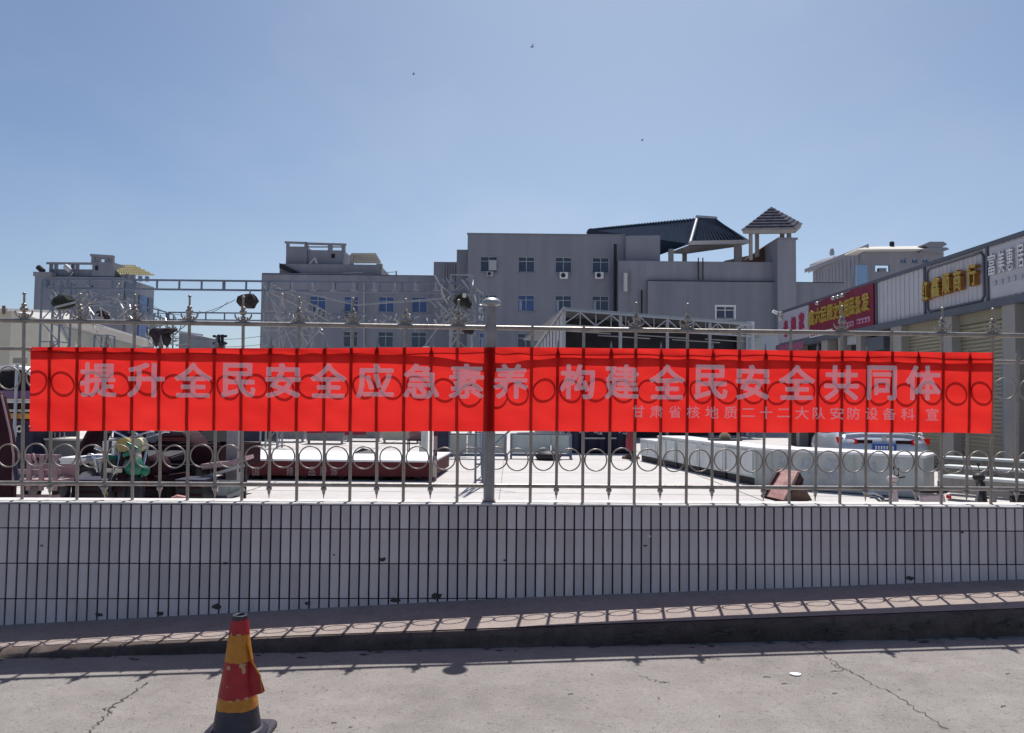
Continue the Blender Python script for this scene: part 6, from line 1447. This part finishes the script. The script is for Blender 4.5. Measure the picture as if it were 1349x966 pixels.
# grey cloth-covered cart with panels (265-325)
Yg = 11.6; t = thing('grey_cart', 'grey sheet metal cart with bent panels left of the maroon platform', 'cart', (at(290, 640, Yg).x, Yg, 0))
pz = [at(*p, Yg) for p in ((264, 612), (300, 608), (322, 601), (323, 606), (300, 614), (266, 619))]
MB().prism(pz, (0, .4, 0)).build('top_sheet', mauve_m, t)
A = at(288, 597, Yg + .1); B = at(302, 640, Yg + .1); MB().box(A.x, B.x, Yg + .41, Yg + .5, .1, at(290, 565, Yg).z).build('upright_plate', mat('plain_grey_sheet', (.27, .26, .27), .6, var=.15), t)
for (x0_, x1_) in ((270, 285), (286, 300), (301, 316)):
    A = at(x0_, 633, Yg); B = at(x1_, 665, Yg); MB().box(A.x + .01, B.x - .01, Yg + .02, Yg + .06, .15, A.z).build('panel', greyg_m if x0_ != 270 else cream_m, t)
MB().bar(at(268, 629, Yg), at(322, 613, Yg), .045).bar(at(300, 655, Yg - .02), at(322, 645, Yg - .02), .05).build('rail', galv_m, t)
for x0_ in (268, 316): x = at(x0_, 640, Yg).x; MB().bar((x, Yg + .2, 0), (x, Yg + .2, at(290, 612, Yg).z - .02), .05).build('leg', black_m, t)
rp = thing('red_post', 'slim dark red upright post rising from the white platform top', 'post', (at(302, 600, 17).x, 17, zt_p)); A = at(302, 597, 17)
MB().tube([(A.x, 17, zt_p + .003), (A.x, 17, 2.6)], .035, 8).build('shaft', maroon_m, rp); MB().lathe([(.1, 0), (.1, .02), (.04, .04)], (A.x, 17, zt_p + .003), 12).build('foot', maroon_m, rp)
wc = thing('white_column', 'pale round column behind the right end of the maroon platform', 'column', (at(559, 600, 19.5).x, 19.5, 0)); A = at(559, 600, 19.5)
MB().tube([(A.x, 19.5, 0), (A.x, 19.5, 3.0)], .085, 14).build('shaft', offwhite_m, wc); MB().lathe([(.16, 0), (.16, .04), (.09, .08)], (A.x, 19.5, 0), 14).build('foot', offwhite_m, wc)
bp = thing('banded_post', 'slim post with dark red and white patches at the end of the platform', 'post', (at(573, 620, 15.6).x, 15.6, 0)); A = at(573, 620, 15.6)
MB().tube([(A.x, 15.6, 0), (A.x, 15.6, 2.0)], .04, 10).build('shaft', mauve_m, bp)
for z in (.5, .9, 1.25): MB().tube([(A.x, 15.6, z), (A.x, 15.6, z + .12)], .043, 10).build('band', maroon_m, bp)

# far counters across the yard behind the platform
cnt = [(312, 357, 573, 27, 'dark_grey'), (360, 400, 571, 29, 'grey'), (404, 452, 572, 28, 'grey'), (456, 500, 575, 30, 'grey'), (504, 552, 571, 29, 'cream'), (578, 592, 572, 27, 'dark_grey')]
cl_ = ['dark counter with navy front beside the red post', 'grey market counter behind the left half of the platform', 'grey market counter with a small crimson sign strip above it', 'grey market counter with a dark chair in front', 'cream market counter left of the pale column', 'dark narrow stall against the pale display board']
for (x0_, x1_, yt, Y_, k_), lab in zip(cnt, cl_):
    A = at(x0_, yt, Y_); B = at(x1_, yt, Y_); t = thing('market_counter', lab, 'counter', ((A.x + B.x) / 2, Y_, 0), 'grey market counters'); zt3 = .78
    mm = {'dark_grey': navy_m, 'grey': mat('mid_grey_metal', (.24, .25, .27), .6, var=.25, scale=2), 'cream': cream_m}[k_]
    MB().box(A.x, B.x, Y_, Y_ + .8, .12, zt3 - .04).build('body', mm, t); MB().box(A.x - .05, B.x + .05, Y_ - .05, Y_ + .85, zt3 - .038, zt3).build('top', frame_m, t)
    for x in (A.x + .06, B.x - .06): MB().bar((x, Y_ + .1, 0), (x, Y_ + .1, .119), .08).build('leg', frame_m, t); MB().bar((x, Y_ + .7, zt3), (x, Y_ + .7, 2.3), .05).build('upright', frame_m, t)
    rnd = random.Random(x0_); mb = MB()
    for i in range(9): x = rnd.uniform(A.x + .1, B.x - .3); mb.box(x, x + rnd.uniform(.12, .3), Y_ + rnd.uniform(.1, .3), Y_ + .6, zt3 + .001, zt3 + rnd.uniform(.06, .4))
    mb.build('goods', mat('assorted_goods_%d' % (x0_ % 3), [(.28, .28, .32), (.3, .24, .22), (.2, .24, .3)][x0_ % 3], .7, var=.5, scale=6), t, kind='stuff')
    MB().box(A.x, B.x, Y_ + .82, Y_ + .86, 1.0, 2.2).build('back_cloth', [wallB, wallC, frame_m][x0_ % 3], t)
# long low building closing the yard behind everything, mostly hidden by the banner
bk = thing('market_hall', 'long low grey market hall closing the back of the yard behind the banner', 'building', (-4, 40, 0))
A = at(225, 470, 42); B = at(735, 470, 42); MB().box(A.x, B.x, 46, 52, 0, 3.3).build('wall', wallB, bk)
for i in range(9):
    x = A.x + 1.0 + i * (B.x - A.x - 2) / 9; MB().box(x, x + 1.5, 45.93, 45.99, .05, 2.3).build('shutter', frame_m if i % 2 else bluetrim_m, bk)
tag(MB().prism([at(404, 567, 27.5), at(482, 567, 27.5), at(482, 573, 27.5), at(454, 573.5, 27.5), at(454, 570, 27.5), at(404, 571, 27.5)], (0, .05, 0)).build('crimson_strip', crimson_m), 'thin crimson sign strip hanging just under the banner above the counters', 'sign')
# folding chair black at 498
t = thing('plastic_chair', 'dark chair with striped red cloth in front of the far counters', 'chair', (at(546, 600, 23).x, 23, 0)); A = at(546, 600, 23)
MB().box(A.x - .2, A.x + .2, 22.8, 23.2, .42, .46).build('seat', darkred_m, t); MB().box(A.x - .2, A.x + .2, 23.2, 23.24, .46, .95).build('backrest', redboard_m, t)
for dx in (-.18, .18):
    for dy in (-.17, .17): MB().bar((A.x + dx, 23 + dy, 0), (A.x + dx, 23 + dy, .419), .03).build('leg', black_m, t)
t = thing('stall_cabinet', 'dark blue cabinet standing behind the platform end beside the column', 'cabinet', (at(584, 590, 20.5).x, 20.5, 0)); A = at(576, 590, 20.5); B = at(590, 590, 20.5)
MB().box(A.x, B.x, 20.5, 21.0, .35, 1.3).build('body', navy_m, t); MB().box(A.x, B.x, 20.5, 20.95, 0, .349).build('plinth', black_m, t); MB().box(A.x + .02, B.x - .02, 20.47, 20.498, .42, 1.25).build('door', navy_m, t)

# ================================================================== BIRDS
for px_, py_, s_, lab in ((701, 62, .34, 'tiny dark bird gliding high above the middle of the banner'), (545, 98, .22, 'tiniest bird speck left of the gliding bird'), (846, 185, .20, 'small bird speck low in the sky to the right')):
    q_ = at(px_, py_, 60); t = thing('bird', lab, 'bird', q_, 'birds in the sky')
    MB().lathe([(.01, -.16), (.05, -.08), (.06, .02), (.03, .12), (.005, .17)], (0, 0, 0), 8)
    mb = MB(); mb.tube([q_ + Vector((-s_ * .5, 0, -.02)), q_, q_ + Vector((s_ * .5, 0, .03))], [.01, .055, .01], 6); mb.build('body', bird_m, t)
    mb = MB(); mb.add([q_ + Vector((0, -.03, 0)), q_ + Vector((s_ * .35, -s_, .08)), q_ + Vector((s_ * .1, -s_, .08)), q_ + Vector((-.06, -.03, 0))], [(0, 1, 2, 3)]); mb.add([q_ + Vector((0, .03, 0)), q_ + Vector((s_ * .5, s_, .15)), q_ + Vector((s_ * .25, s_, .15)), q_ + Vector((-.06, .03, 0))], [(0, 1, 2, 3)]); mb.build('wing', bird_m, t)
